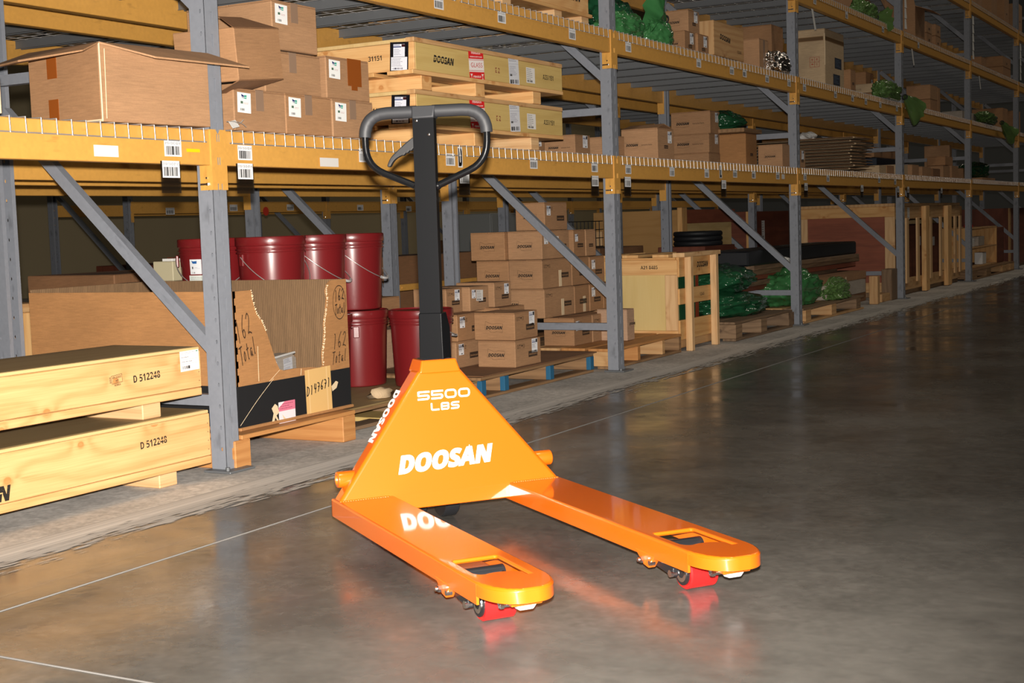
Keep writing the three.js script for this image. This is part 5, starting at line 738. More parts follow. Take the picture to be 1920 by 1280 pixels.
// red pails
const pailPts = [[0.0, 0.004], [0.124, 0.0], [0.13, 0.004], [0.1315, 0.012], [0.144, 0.285], [0.144, 0.289], [0.151, 0.2895], [0.152, 0.294], [0.1465, 0.2955], [0.1465, 0.302], [0.152, 0.3035], [0.153, 0.308], [0.1475, 0.3095], [0.148, 0.32], [0.152, 0.322], [0.1535, 0.326], [0.1535, 0.352], [0.152, 0.357], [0.147, 0.359], [0.1455, 0.353], [0.138, 0.351], [0, 0.351]];
const PAIL = toCreasedNormals(puv(new THREE.LatheGeometry(pailPts.map((p) => new THREE.Vector2(...p)), 56), 'y'), 0.5);
const handlePts = (droop) => { const p = []; for (let i = 0; i <= 20; i++) { const a = Math.PI * i / 20; p.push([-Math.cos(a) * 0.162, 0.275 - Math.sin(a) * droop, Math.sin(a) * 0.165]); } return p; };
function pail(label, x, y, z, turn, o = {}) {
  const t = thing('pail', label, 'pail', [x, y, z], turn, o.group || 'red pails stacked behind the torn bin box'); part(t, 'pail_body', PAIL, M.pail);
  part(t, 'handle_lug', merge([-1, 1].map((s) => cbox(s * 0.155 - 0.006, s * 0.155 + 0.006, 0.235, 0.288, -0.014, 0.014, 0.003, 'y'))), M.pail);
  if (o.noHandle) return t;
  part(t, 'handle_wire', tube(handlePts(o.droop || 0.13), 0.0021, 40, 6), M.wire); const m = handlePts(o.droop || 0.13); part(t, 'handle_grip', tube(m.slice(8, 13), 0.0065, 12, 8), M.whitePlastic);
  if (o.label) { const arc = (r0, y0, y1, a0, a1, mt, nm) => { const g = new THREE.CylinderGeometry(r0 + 0.0055 * (y1 - y0) / 0.12, r0, y1 - y0, 20, 1, true, a0, a1 - a0); g.translate(0, (y0 + y1) / 2, 0); part(t, nm, g, mt); }; arc(0.14, 0.06, 0.2, o.label, o.label + 1.0, o.plain ? P.pailPlain : P.pailBig, 'pail_label'); arc(0.1448, 0.205, 0.27, o.label + 0.05, o.label + 0.45, P.pailSmall, 'pail_label'); }
  return t;
}
const PY = 0.1, PH = 0.362;
pail('red pail, upper tier, first from the left beside the post', 1.04, PY + PH, -0.6, -0.25, { droop: 0.15 }); pail('red pail, upper tier, second from the left of the front row', 1.36, PY + PH, -0.615, 0.35, { droop: 0.13 }); pail('red pail, upper tier, rightmost beside the grey post', 1.68, PY + PH, -0.63, 0.3, { droop: 0.13 });
pail('red pail with white labels, upper tier, behind the first upright', 1.04, PY + PH, -0.93, -0.9, { label: -0.75, plain: 1 }); pail('red pail, lower tier, hidden behind the torn bin box', 1.04, PY, -0.6, 0, { noHandle: 1 }); pail('red pail, lower tier, left one beside the torn bin box', 1.36, PY, -0.6, 0.5, { noHandle: 1 }); pail('red pail, lower tier, right one in full view below the stack', 1.68, PY, -0.62, 0.6, { noHandle: 1 }); pail('red pail, lower tier, at the back under the labelled one', 1.04, PY, -0.93, 0, { noHandle: 1 });
pail('red pail with large white label standing behind the jack mast', 1.745, PY, -0.295, 1.0, { droop: 0.05, label: 0.62, group: 'red pails standing on the floor level' });
meshThing('small_box', 'small cream box beside the labelled pail, on the torn bin box level', 'box', cbox(-0.1, 0.1, 0, 0.09, -0.06, 0.06, 0.003), M.cream, [1.16, 0.632, -1.25]); 
meshThing('storage_box', 'dark box standing behind the torn bin box under the cream box', 'box', cbox(0.9, 1.3, 0, 0.631, -1.4, -1.16, 0.004), M.kraftDark);
meshThing('small_box', 'white little box on top of the small cream box', 'box', cbox(-0.04, 0.04, 0, 0.012, -0.03, 0.03, 0.001), M.white, [1.13, 0.722, -1.25]);
carton('pinkish carton standing behind the red pails at floor level', 2.08, 0.1175, -0.8, 0.4, 0.2, 0.25, 'D', { mat: M.kraftPink });
meshThing('glass_jug', 'green glass jug on the carton between the red pails', 'bottle', puv(new THREE.LatheGeometry([[0, 0], [0.05, 0.002], [0.06, 0.015], [0.06, 0.1], [0.05, 0.13], [0.02, 0.16], [0.018, 0.19], [0, 0.19]].map((p) => new THREE.Vector2(...p)), 24)), M.glassGreen, [2.15, 0.318, -0.88]);

// cartons on the pallets between the mast and the second upright
const gF = 'cartons with printed logo in the front pile on the blue ended pallet', gN = 'cartons with printed logo in the back stack beside the second upright';
const b1 = 0.1175, h1 = 0.135;
carton('front bottom carton with logo at the corner of the blue ended pallet', 2.356, b1, -0.135, 0.275, h1, 0.22, 'DGIL', { group: gF });
carton('front carton with logo on top of the one at the pallet corner', 2.375, b1 + h1 + 0.001, -0.15, 0.262, 0.14, 0.235, 'DGIL', { group: gF, turn: 0.03 });
carton('lower carton beside the red pail with white label, front pile', 2.25, b1, -0.42, 0.27, h1, 0.22, 'GIl', { group: gF });
carton('middle carton beside the red pail with white label, front pile', 2.27, b1 + h1 + 0.001, -0.42, 0.28, 0.137, 0.22, 'GIl', { group: gF });
const y3 = b1 + h1 + 0.14;
carton('leftmost carton on the top row of the front pile, beside the mast', 2.3, y3, -0.5, 0.165, 0.128, 0.2, 'GIL', { group: gF, k: 0.8 });
carton('carton with two white labels on the top row of the front pile', 2.495, y3, -0.475, 0.2, 0.128, 0.24, 'GCl', { group: gF, k: 0.8 });
carton('rightmost carton on the top row of the front pile', 2.735, y3 + 0.001, -0.465, 0.19, 0.138, 0.24, 'GIL', { group: gF, k: 0.8 });
carton('low carton showing its top edge behind the front logo carton', 2.645, b1, -0.385, 0.28, 0.283, 0.36, 'L', { group: gF, k: 0.8 });
carton('long flat carton behind the jack mast left of the front pile', 2.05, 0.318, -0.95, 0.5, 0.155, 0.14, '', { group: gF });
const hh = 0.165, pb = 0.1205;
carton('bottom carton of the back stack behind the grey strut', 3.487, pb, -0.370, 0.245, hh, 0.2, 'DGIl', { group: gN }); carton('bottom carton of the back stack nearest the second upright', 3.737, pb, -0.370, 0.306, hh, 0.2, 'GI', { group: gN }); 
const r4 = pb + hh + 0.004, r3 = r4 + 0.172, r2 = r3 + 0.171, r1 = r2 + 0.168;
carton('carton with logo in the second layer of the back stack, left end', 3.385, r4, -0.505, 0.388, 0.17, 0.44, 'DGIt', { group: gN }); carton('carton with tape in the second layer of the back stack, middle', 3.778, r4, -0.505, 0.204, 0.168, 0.22, 'Gt', { group: gN }); carton('carton with white label in the second layer of the back stack', 3.987, r4, -0.505, 0.194, 0.168, 0.22, 'Gl', { group: gN }); carton('rightmost carton in the second layer of the back stack', 4.186, r4, -0.505, 0.204, 0.165, 0.22, 'G', { group: gN }); 
carton('front logo carton in the third layer of the back stack', 3.369, r3, -0.505, 0.377, 0.169, 0.222, 'DGIt', { group: gN }); carton('rear logo carton in the third layer of the back stack, beside the grey post', 3.373, r3, -0.730, 0.377, 0.168, 0.22, 'D', { group: gN }); carton('second carton of the third layer of the back stack', 3.752, r3, -0.505, 0.235, 0.168, 0.222, 'G', { group: gN }); carton('carton with white label in the third layer of the back stack', 3.997, r3, -0.505, 0.214, 0.165, 0.222, 'Gl', { group: gN });
carton('front logo carton with three labels in the fourth layer of the back stack', 3.385, r2, -0.510, 0.352, 0.166, 0.228, 'DGlC', { group: gN }); carton('rear logo carton in the fourth layer of the back stack, topmost at its left', 3.354, r2, -0.741, 0.367, 0.165, 0.232, 'DL', { group: gN }); carton('labelled carton in the fourth layer of the back stack, middle', 3.783, r2, -0.505, 0.163, 0.164, 0.222, 'Gl', { group: gN, k: 0.8 }); carton('rightmost carton in the fourth layer of the back stack', 3.951, r2, -0.505, 0.143, 0.163, 0.222, 'm', { group: gN });
carton('single carton on top of the back stack with white label', 3.477, r1, -0.535, 0.291, 0.163, 0.195, 'DIGl', { group: gN });
carton('pinkish carton standing right of the second upright on the pine pallet', 3.86, pb, -0.2, 0.11, 0.19, 0.2, 'N', { mat: M.kraftPink });

{ // open slatted crate
  const t = thing('wooden_crate', 'tall slatted pine crate with pale plywood end, right of the second upright', 'crate', [4.43, 0, -0.09]); seed(12); const L = 0.62, D = 0.62, b = 0.075;
  const X = -0.001;
  part(t, 'end_panel', cbox(0.012, 0.02, b, 0.585, -D, -0.02, 0.001, 'y'), M.plyPale); part(t, 'end_board', cbox(-0.01, 0.012, 0.49, 0.585, -D, -0.01, 0.002, 'z'), M.pine[0]); part(t, 'end_board', cbox(-0.01, 0.012, b, 0.135, -D, -0.01, 0.002, 'z'), M.pine[0]);
  part(t, 'end_stile', cbox(-0.01, 0.012, 0.136, 0.489, -0.095, -0.012, 0.002, 'y'), M.pine[1]); part(t, 'end_stile', cbox(-0.01, 0.012, 0.136, 0.489, -D, -D + 0.08, 0.002, 'y'), M.pine[1]);
  for (const [y0, y1] of [[b, 0.2], [0.3, 0.4], [0.475, 0.6]]) { part(t, 'slat', cbox(0.0, L + 0.02, y0, y1, -0.02, 0.0, 0.002, 'x'), M.pine[2]); part(t, 'slat', cbox(0, L, y0, y1, -D - 0.02, -D, 0.002, 'x'), M.pine[2]); }
  for (const x of [0.085, 0.53]) part(t, 'post', cbox(x, x + 0.045, 0, 0.615, 0.0005, 0.045, 0.003, 'y'), M.pine[1]);
  for (const z of [-0.06, -0.27, -0.5]) part(t, 'top_board', cbox(-0.03, L, 0.601, 0.62, z - 0.11, z, 0.002, 'x'), M.pine[0]); part(t, 'top_rail', cbox(-0.02, L, 0.6005, 0.628, -0.035, 0.0455, 0.002, 'x'), M.pine[1]); part(t, 'top_rail', cbox(-0.015, 0.02, 0.5855, 0.6, -D, -0.02, 0.002, 'z'), M.pine[2]);
  part(t, 'base_board', cbox(0, L, 0.02, b - 0.001, -D, -0.02, 0.003, 'x'), M.pine[3]);
  decal(t, 'stencil', 0.17, 0.036, P.st218, X - 0.0112, 0.54, -0.2, 'x-'); decal(t, 'stencil', 0.24, 0.06, P.stDoosan, 0.4, 0.545, 0.0014); decal(t, 'stencil', 0.14, 0.04, P.stNumber, 0.38, 0.35, 0.0014);
}
{ const t = thing('engine_block', 'orange machine part packed in green film inside the slatted crate', 'machine part', [4.78, b1 - 0.04, -0.4]); part(t, 'casting', hull([[-0.1, 0, -0.15], [0.2, 0, -0.15], [-0.1, 0, 0.2], [0.2, 0, 0.2], [-0.05, 0.36, -0.12], [0.2, 0.4, -0.1], [-0.05, 0.36, 0.2], [0.2, 0.4, 0.2]], 0.02), std(0x8a3a1c, 0.5)); part(t, 'green_film', hull([[-0.3, 0, -0.2], [-0.05, 0, -0.2], [-0.3, 0, 0.26], [-0.05, 0, 0.26], [-0.28, 0.4, -0.15], [-0.0, 0.42, -0.15], [-0.28, 0.4, 0.25], [-0.0, 0.42, 0.25]], 0.03), M.bag[0]); }

// pallets and bags between the second and third uprights, and further on
pallet('dark old pallet left of the third upright', 5.2, -0.0, 1.25, 1.0, { seed: 13, h: 0.13, stringers: [0.0, 0.52, 1.15], sw: 0.13, boards: 6, mat: [M.oldWood[0], M.oldWood[1]] });
pallet('pallet with pale block ends right of the third upright', 6.72, -0.0, 1.75, 1.0, { seed: 15, h: 0.12, stringers: [0.05, 0.75, 1.5], sw: 0.14, boards: 6, mat: [M.oldWood[0], M.pine[3], M.oldWood[1]] });
function bagGeo(sd, sx, sy, sz, amp = 0.35, flat = true, ridge = 7) {
  const g = mergeVertices(new THREE.IcosahedronGeometry(1, 14).deleteAttribute('uv').deleteAttribute('normal'), 1e-4), n = vnoise(sd), p = g.attributes.position, v = new THREE.Vector3();
  const f3 = (x, y, z, s) => (n(x * s + 20, y * s + 20, 256, 256) + n(y * s + 50, z * s + 70, 256, 256) + n(z * s + 90, x * s + 40, 256, 256)) / 3;
  for (let i = 0; i < p.count; i++) { v.fromBufferAttribute(p, i); let r = 1 + amp * 2 * (f3(v.x, v.y, v.z, 2.2) - 0.5) - amp * 0.55 * Math.pow(1 - Math.abs(2 * f3(v.x, v.y, v.z, ridge) - 1), 3) + amp * 0.25 * (f3(v.x, v.y, v.z, 17) - 0.5); let y = v.y * r; if (flat) y = Math.max(y, -0.55); p.setXYZ(i, v.x * r * sx, y * sy, v.z * r * sz); }
  g.computeVertexNormals(); g.computeBoundingBox(); g.translate(0, -g.boundingBox.min.y, 0); return g;
}
function bag(name, label, sd, m, x, y, z, sx, sy, sz, o = {}) { const t = thing(name, label, 'bag', [x, y, z], o.turn || 0, o.group); part(t, 'bag_film', bagGeo(sd, sx, sy, sz, o.amp), m); if (o.neck) { const [a, b, m2] = o.neck; part(t, 'bag_neck', (() => { const A = new THREE.Vector3(...a), B = new THREE.Vector3(...b), l = A.distanceTo(B); const g = new THREE.CylinderGeometry(0.11, 0.025, l, 18, 6, true), p = g.attributes.position; const n = vnoise(sd + 3); for (let i = 0; i < p.count; i++) { const f = 0.65 + 0.8 * n(Math.atan2(p.getZ(i), p.getX(i)) * 3 + 20, p.getY(i) * 9 + 20, 64, 64); p.setXYZ(i, p.getX(i) * f, p.getY(i), p.getZ(i) * f * 0.6); } g.applyQuaternion(new THREE.Quaternion().setFromUnitVectors(new THREE.Vector3(0, 1, 0), B.clone().sub(A).normalize())); g.translate((A.x + B.x) / 2, (A.y + B.y) / 2, (A.z + B.z) / 2); g.computeVertexNormals(); return g; })(), m2 || m); part(t, 'tie', (() => { const g = new THREE.TorusGeometry(0.026, 0.005, 6, 16); const A = new THREE.Vector3(...a), B = new THREE.Vector3(...b); g.applyQuaternion(new THREE.Quaternion().setFromUnitVectors(new THREE.Vector3(0, 0, 1), B.clone().sub(A).normalize())); g.translate(a[0], a[1], a[2]); return g; })(), M.darkStuff); } return t; }
bag('plastic_bag', 'dark green plastic bag, lower left of the pile on the dark pallet', 101, M.bag[0], 5.95, 0.131, -0.42, 0.6, 0.13, 0.36, { amp: 0.24 });
bag('plastic_bag', 'dark green plastic bag lying on another on the dark pallet', 102, M.bag[0], 6.0, 0.3, -0.45, 0.52, 0.13, 0.3, { amp: 0.26 });
bag('plastic_bag', 'bright green plastic bag right of the third upright on the floor pallet', 103, M.bag[1], 7.25, 0.122, -0.3, 0.5, 0.2, 0.24, { amp: 0.3 });
bag('plastic_bag', 'yellowish green plastic bag in front of the grey white carton', 104, M.bag[2], 7.95, 0.122, -0.14, 0.34, 0.12, 0.14, { amp: 0.45 });
carton('grey white carton with small print on the pallet right of the green bags', 7.72, 0.122, -0.12, 1.24, 0.12, 0.3, '', { mat: M.kraftGrey });
carton('long brown carton on the grey white one right of the third upright', 7.55, 0.244, -0.15, 1.55, 0.07, 0.4, 't');
meshThing('timber_post', 'upright pine stake with pale edge on the floor near the fourth upright', 'post', cbox(-0.04, 0.04, 0, 0.26, -0.04, 0.04, 0.004, 'y'), M.pine[3], [9.12, 0, -0.08]);
carton('dark brown carton with white label near the foot of the fourth upright', 9.2, 0.0, -0.3, 0.45, 0.24, 0.4, 'L', { mat: M.kraftDark });
meshThing('timber_block', 'pine block on the floor left of the fourth upright', 'block', cbox(-0.2, 0.2, 0, 0.075, -0.05, 0.05, 0.004, 'x'), M.pine[3], [9.55, 0, -0.12]);
meshThing('timber_post', 'short weathered grey timber standing at the foot of the fourth upright', 'post', cbox(-0.11, 0.11, 0, 0.3, -0.05, 0.05, 0.006, 'y'), M.oldWood[1], [9.76, 0, -0.1]);
for (let i = 0; i < 5; i++) { seed(500 + i); meshThing('plank', `${ordn[i]} plank from the top of the dark plank stack behind the green bags`, 'plank', cbox(-1.4, 1.4 + rr(-0.2, 0.3), 0, 0.038, -0.1, 0.1, 0.004, 'x'), [M.oldWood[1], M.oldWood[0], M.redPly, M.oldWood[1], M.darkPly][i], [7.6 + rr(-0.15, 0.3), 0.43 - i * 0.04 + 0.0, -0.42 + rr(-0.06, 0.06)], rr(-0.03, 0.03), 'dark planks stacked behind the green bags'); }
for (const [x, l] of [[6.65, 'left'], [8.5, 'right']]) meshThing('timber_block', `dark timber block under the ${l} end of the plank stack`, 'block', cbox(-0.06, 0.06, 0, 0.1485, -0.2, 0.2, 0.004, 'z'), M.oldWood[1], [x, 0.1215, -0.75]);
meshThing('steel_channel', 'long black steel channel lying on the dark plank stack', 'steel part', merge([cbox(-1.5, 1.5, 0, 0.115, -0.2, 0.2, 0.012), cbox(1.5005, 1.66, 0.008, 0.11, -0.14, 0.14, 0.02)]), std(0x15181d, 0.55), [7.75, 0.469, -0.48]);
bag('plastic_bag', 'crumpled clear bag on the dark plank stack', 121, M.white, 7.0, 0.469, -0.24, 0.08, 0.03, 0.035, { amp: 0.5 });

{ // big crate: red plywood end and open slatted side
  const x0 = 10.08, W = 3.1, D = 0.98, b = 0.05, H = 0.9; const t = thing('wooden_crate', 'very large crate with red plywood end and slatted side beyond the fourth upright', 'crate', [x0, 0, -0.12]); seed(31);
  part(t, 'end_panel', cbox(0.012, 0.022, b, H, -D, -0.02, 0.001, 'z'), M.redPly); part(t, 'end_rail', cbox(-0.012, 0.012, H - 0.1, H, -D, 0, 0.003, 'z'), M.pine[2]); part(t, 'end_rail', cbox(-0.012, 0.012, b, 0.15, -D, 0, 0.003, 'z'), M.pine[3]);
  part(t, 'end_stile', cbox(-0.012, 0.012, 0.1505, H - 0.1005, -0.1, 0, 0.003, 'y'), M.pine[1]); part(t, 'end_stile', cbox(-0.012, 0.012, 0.1505, H - 0.1005, -D, -D + 0.1, 0.003, 'y'), M.pine[1]);
  part(t, 'side_rail', cbox(0.013, W, H - 0.13, H - 0.001, -0.03, 0, 0.003, 'x'), M.pine[3]); part(t, 'side_rail', cbox(0.013, W, b, 0.17, -0.03, 0, 0.003, 'x'), M.pine[3]);
  [[0.39, 0.1], [0.86, 0.1], [1.45, 0.1], [1.95, 0.09], [2.72, 0.1], [3.0, 0.09]].forEach(([x, w]) => part(t, 'slat', cbox(x, x + w, 0.12, H - 0.12, 0.0005, 0.02, 0.003, 'y'), M.pine[1]));
  for (const [x, w] of [[1.12, 0.17], [2.2, 0.2]]) part(t, 'side_post', cbox(x, x + w, 0.005, H, 0.0005, 0.05, 0.004, 'y'), M.pine[0]);
  part(t, 'rear_panel', cbox(0.03, W, b, H, -D, -D + 0.02, 0.001, 'x'), M.darkPly); part(t, 'lid', cbox(-0.012, W, H + 0.0005, H + 0.03, -D, 0.0, 0.003, 'x'), M.pine[3]); part(t, 'floor_board', cbox(0.02, W, 0.0, b - 0.001, -D, -0.03, 0.003, 'x'), M.oldWood[0]);
  decal(t, 'white_note', 0.1, 0.12, P.card, 0.55, H - 0.075, 0.0015); 
}
meshThing('machine_frame', 'dark painted machine frame packed inside the very large slatted crate', 'machine part', merge([cbox(10.4, 13.0, 0.051, 0.7, -0.95, -0.3, 0.01)]), M.darkPly);
for (const [x, y, l] of [[10.75, 0.5, 'left'], [11.9, 0.52, 'middle'], [12.6, 0.5, 'right']]) meshThing('white_tag', `white tag on the ${l} of the machine inside the slatted crate`, 'tag', cbox(-0.05, 0.05, -0.05, 0.05, 0, 0.001, 0.0003), M.white, [x, y, -0.2995]);

// shelving box and goods in the bay before the sixth upright
pallet('pale pallet between the fifth and sixth uprights', 13.4, -0.02, 2.9, 0.64, { seed: 17, h: 0.12, stringers: [0.0, 0.9, 2.0, 2.6], sw: 0.3, boards: 5, mat: [M.pine[3], M.oldWood[2]] });
{ const t = thing('shelf_cabinet', 'low wooden shelf unit with paper bundles between the fifth and sixth uprights', 'shelf', [13.6, 0.122, -0.12]); const W = 1.95, H = 0.5, d = 0.42; part(t, 'back_panel', cbox(0, W, 0, H, -d, -d + 0.015, 0.002), M.darkPly); for (const [y, h] of [[0, 0.02], [0.24, 0.018], [H - 0.02, 0.02]]) part(t, 'shelf_board', cbox(0.02, W - 0.02, y, y + h, -d + 0.016, 0, 0.002, 'x'), M.pine[3]); for (const x of [0, W - 0.02]) part(t, 'side_panel', cbox(x, x + 0.02, 0, H, -d + 0.016, 0, 0.002, 'y'), M.pine[2]); }
[[14.7, 0.383, 0.4, 0.12, 0.1], [14.1, 0.383, 0.3, 0.1, 0.08], [13.95, 0.1435, 0.28, 0.2, 0.1], [14.9, 0.1435, 0.25, 0.15, 0.1]].forEach(([x, y, w, h, d], i) => meshThing('paper_bundle', ['upper right', 'upper left', 'lower left', 'lower right'][i] + ' paper bundle in the low wooden shelf unit', 'paper', cbox(-w / 2, w / 2, 0, h, -d, 0, 0.004), i % 2 ? M.white : M.kraftGrey, [x, y, -0.16], 0, 'paper bundles in the low shelf unit'));
meshThing('wooden_box', 'brown plywood box right of the low shelf unit', 'box', cbox(15.6, 16.25, 0.122, 0.6, -0.6, -0.15, 0.005), M.darkPly);
{ const t = thing('wooden_crate', 'plywood crate behind the low shelf unit, left of the sixth upright', 'crate', [14.0, 0.0, -0.72]); part(t, 'side_panel', cbox(0, 2.3, 0.03, 0.9, -0.35, -0.02, 0.003, 'x'), M.plyGrey); part(t, 'stile', cbox(2.15, 2.3, 0.03, 0.9, -0.019, 0, 0.003, 'y'), M.pine[2]); part(t, 'stile', cbox(0, 0.12, 0.03, 0.9, -0.019, 0, 0.003, 'y'), M.pine[2]); part(t, 'rail', cbox(0.121, 2.149, 0.8, 0.9, -0.019, 0, 0.003, 'x'), M.redPly); part(t, 'skid', cbox(0, 2.3, 0, 0.029, -0.3, -0.05, 0.003), M.oldWood[0]); }
{ const t = thing('wooden_crate', 'dim brown crate past the sixth upright at the right edge of the picture', 'crate', [16.7, 0.0, -0.15]); part(t, 'side_panel', cbox(0, 1.6, 0.05, 0.85, -0.8, -0.02, 0.003, 'x'), M.darkPly); part(t, 'stile', cbox(0, 0.12, 0.05, 0.85, -0.019, 0, 0.003, 'y'), M.pine[3]); part(t, 'skid', cbox(0, 1.6, 0, 0.049, -0.7, -0.05, 0.003), M.oldWood[0]); }
meshThing('red_cap', 'small red cap on the low wooden shelf unit', 'cap', new THREE.SphereGeometry(0.06, 16, 10, 0, 6.3, 0, 1.6), M.redDot, [14.6, 0.624, -0.3]);

// bags on the shelves
bag('plastic_bag', 'green plastic bag hanging over the beam right of the second upright', 111, M.bag[1], 3.72, D2, -0.13, 0.24, 0.1, 0.13, { amp: 0.28 });
bag('plastic_bag', 'rounded green bag behind the others on the second shelf', 112, M.bag[0], 3.98, D2 + 0.02, -0.36, 0.26, 0.19, 0.2, { amp: 0.25 });
bag('plastic_bag', 'bright tied green bag on the second shelf near the second upright', 113, M.bag[1], 4.22, D2, -0.13, 0.18, 0.115, 0.11, { amp: 0.22, neck: [[0.02, 0.16, 0.06], [-0.12, 0.2, 0.05]] });
bag('plastic_bag', 'dark green bag behind the second upright on the second shelf', 114, M.bag[3], 3.5, D2, -0.4, 0.25, 0.14, 0.2, { amp: 0.3 });
bag('plastic_bag', 'dark green bundle lying on the brown plank, lowest shelf', 115, M.bag[3], 6.3, D1 + 0.293, -0.55, 0.19, 0.1, 0.27, { amp: 0.22 });
bag('foil_bag', 'crumpled silver foil bag left of the third upright on the second shelf', 116, M.foil, 6.36, D2, -0.07, 0.22, 0.115, 0.1, { amp: 0.4 });
bag('plastic_bag', 'pale green tied bag drooping over the second shelf beam at the fourth upright', 117, M.bag[2], 9.45, D2, -0.03, 0.4, 0.12, 0.1, { amp: 0.35, neck: [[0.36, 0.04, 0.08], [0.72, -0.08, 0.12], M.bag[2]] });
bag('plastic_bag', 'yellow green bag drooping over the second shelf beam left of the sixth upright', 118, M.bag[2], 14.4, D2 + 0.01, -0.05, 0.6, 0.1, 0.11, { amp: 0.4, neck: [[0.45, 0.03, 0.12], [0.85, -0.13, 0.17], M.bag[2]] });
bag('plastic_bag', 'pale green bag on the third shelf left of the fourth upright', 119, M.bag[2], 9.0, D3, -0.12, 0.26, 0.12, 0.12, { amp: 0.4, neck: [[0.2, 0.04, 0.06], [0.42, 0.02, 0.1], M.bag[2]] });
bag('plastic_bag', 'dark bundle on the lowest shelf left of the sixth upright', 120, M.bag[3], 15.4, D1 + 0.052, -0.4, 0.4, 0.15, 0.2, { amp: 0.25 });
for (const [x, y, l] of [[6.98, 2.37, 'third'], [10.25, 2.37, 'fourth'], [13.65, 2.37, 'fifth']]) { const t = thing('hanging_tag', `white card hanging below the third shelf beam, right of the ${l} upright`, 'tag', [x, y, 0.02]); part(t, 'card', hull([[-0.03, 0.06, 0], [0.02, 0.06, 0], [0.035, -0.1, 0.004], [0.08, -0.09, 0.004], [-0.03, 0.06, 0.001], [0.08, -0.09, 0.005]], 0), M.white); }
for (const [x, l] of [[10.02, 'fourth'], [13.32, 'fifth'], [16.62, 'sixth']]) { const t = thing('paper_strip', `curling white paper strip hung on the side of the ${l} upright above the second shelf`, 'paper', [x, 2.6, 0.01]); part(t, 'strip', merge([0, 1, 2, 3, 4].map((i) => hull([[-0.02, i * 0.1, 0], [0.03, i * 0.1, 0.01], [-0.02, i * 0.1 + 0.095, 0], [0.02, i * 0.1 + 0.095, 0.006], [-0.02, i * 0.1, 0.001], [0.03, i * 0.1, 0.011]], 0))), M.white); }

// ---------------------------------------------------------------- rear rack row and the far side
{ const t = thing('wooden_crate', 'tall plywood crate on the rear rack row between the second and third uprights', 'crate', [8.4, 0, -1.7]); part(t, 'side_panel', cbox(0.02, 1.42, 0.05, 0.93, -0.9, -0.02, 0.003, 'x'), M.ply); part(t, 'end_panel', cbox(0, 0.019, 0.05, 0.93, -0.9, -0.02, 0.003, 'z'), wood(plyTex, 0.62, 0.48, 0.36)); part(t, 'corner_post', cbox(-0.03, 0.1, 0, 0.95, -0.019, 0.03, 0.004, 'y'), M.pine[2]); part(t, 'corner_post', cbox(-0.03, 0.05, 0, 0.75, -0.9, -0.8, 0.004, 'y'), M.pine[1]); part(t, 'side_rail', cbox(0.101, 1.42, 0.8, 0.93, -0.019, 0.02, 0.003, 'x'), M.redPly); }
{ const t = thing('wooden_crate', 'dim plywood crate with pale corner post behind the third upright', 'crate', [10.3, 0, -1.7]); part(t, 'side_panel', cbox(0.02, 1.4, 0.05, 0.9, -0.9, -0.02, 0.003, 'x'), M.darkPly); part(t, 'corner_post', cbox(-0.05, 0.12, 0, 0.9, -0.019, 0.03, 0.004, 'y'), M.pine[2]); part(t, 'end_panel', cbox(0, 0.019, 0.05, 0.9, -0.9, -0.02, 0.003, 'z'), M.darkPly); decal(t, 'white_note', 0.1, 0.2, P.card, 0.5, 0.7, -0.018); }
{ const t = thing('brown_panel', 'large brown cardboard panel standing on the rear row behind the mast', 'cardboard', [3.6, 0, -1.75]); part(t, 'panel', cbox(0, 1.3, 0, 0.66, -0.3, 0, 0.004, 'y'), M.kraftDark); }
meshThing('brown_panel', 'dark brown board standing on the rear row behind the torn bin box', 'board', cbox(2.1, 3.1, 0, 0.72, -2.2, -2.16, 0.003, 'x'), M.darkPly);
meshThing('wooden_box', 'brown box standing on the rear row left of the dark board', 'box', cbox(1.2, 1.9, 0, 0.66, -2.3, -1.7, 0.005), M.kraftDark);
{ const t = thing('wooden_crate', 'pale crate with red letters behind the left rear post', 'crate', [0.09, 0, -1.62]); part(t, 'side_panel', cbox(0, 0.6, 0.0, 0.52, -0.4, 0, 0.003, 'y'), M.pine[0]); part(t, 'top_board', cbox(0, 0.6, 0.521, 0.56, -0.42, 0.01, 0.004, 'x'), M.pine[3]); decal(t, 'red_stencil', 0.11, 0.09, P.stCA, 0.13, 0.44, 0.0016); decal(t, 'red_stencil', 0.11, 0.09, P.stCA, 0.4, 0.44, 0.0016); }
meshThing('guide_bar', 'short yellow guide bar low between the red pails and the mast', 'bar', merge([cbox(3.3 + PW, 4.6, 0.455, 0.495, -1.52, -1.5, 0.003, 'x'), rod([3.4, 0.475, -1.5], [3.4, 0.475, -1.495], 0.008, 10)]), M.yellow);
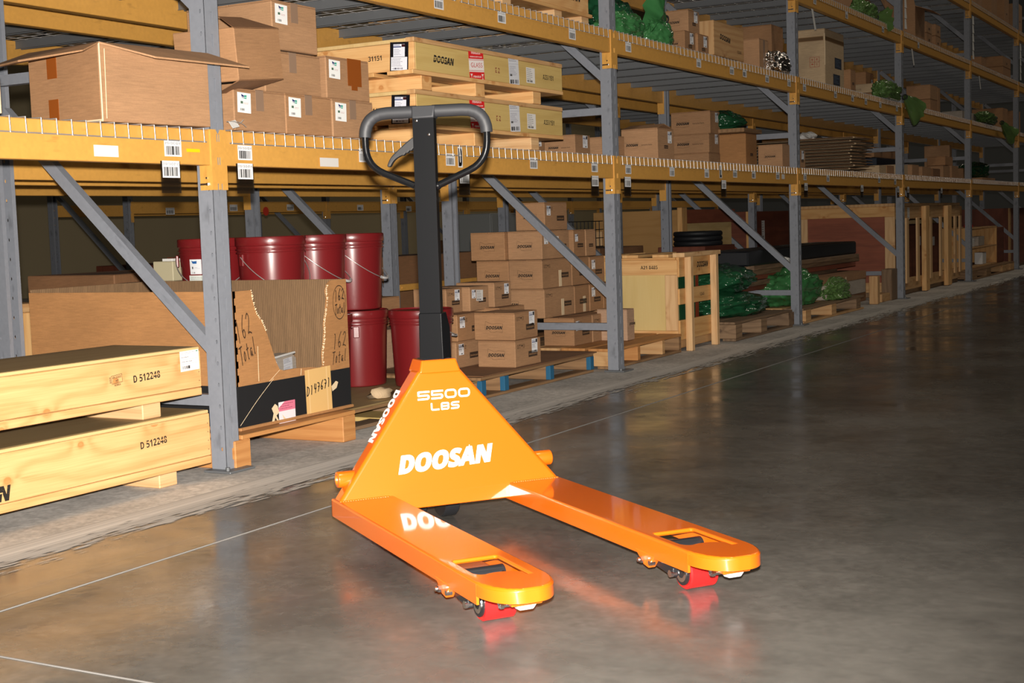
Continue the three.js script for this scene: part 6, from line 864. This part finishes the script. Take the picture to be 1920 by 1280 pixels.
{ const t = thing('wire_basket', 'dark wire mesh cage in the rear rack row behind the second upright', 'cage', [6.8, 0, -2.5]); const L = []; for (let x = 0; x <= 1.6; x += 0.08) L.push(rod([x, 0, 0], [x, 0.85, 0], 0.004, 5)); for (let y = 0.05; y <= 0.85; y += 0.08) L.push(rod([0, y, 0], [1.6, y, 0], 0.004, 5)); part(t, 'mesh_panel', merge(L), M.darkStuff); }
{ const t = thing('steel_cabinet', 'grey steel cabinet far off behind the mast, across the back aisle', 'cabinet', [11.6, 0, -5.6]); part(t, 'cabinet_body', cbox(0, 1.6, 0, 1.0, -0.5, 0, 0.01), std(0x8d9191, 0.5)); part(t, 'door', cbox(0.02, 0.79, 0.03, 0.98, 0.0005, 0.012, 0.003), std(0x969a9a, 0.5)); part(t, 'door', cbox(0.81, 1.58, 0.03, 0.98, 0.0005, 0.012, 0.003), std(0x969a9a, 0.5)); }
carton('dark carton low on the rear row behind the slatted crate', 6.75, 0, -1.75, 0.9, 0.62, 0.5, '', { mat: M.kraftDark });
{ const t = thing('rubber_rings', 'stack of dark rubber rings on the dark carton behind the slatted crate', 'ring', [8.0, 0, -1.45]); part(t, 'crate_base', cbox(-0.4, 0.35, 0, 0.6, -0.02 - 0.12, 0.3, 0.004), M.darkPly); part(t, 'ring_stack', merge([0, 1, 2].map((i) => new THREE.TorusGeometry(0.2, 0.022, 10, 30).rotateX(Math.PI / 2).translate(0.0, 0.623 + i * 0.043, 0.08))), M.darkStuff); }
// far rack goods, dim in the back aisle
[[7.0, 0.9, 0.55], [8.4, 1.2, 0.7], [10.3, 1.0, 0.6], [13.6, 1.1, 0.65], [17.2, 1.2, 0.6]].forEach(([x, w, h], i) => meshThing('storage_box', `${ORD[i + 1]} from left of the dim brown boxes on the far rack floor`, 'box', cbox(x, x + w, 0, h, -7.8, -7.0, 0.006, 'x'), i % 2 ? M.kraftDark : M.darkPly, [0, 0, 0], 0, 'dim boxes across the back aisle'));

scene.traverse((o) => { if (o.isMesh) { o.castShadow = true; o.receiveShadow = true; } });
renderer.render(scene, camera);
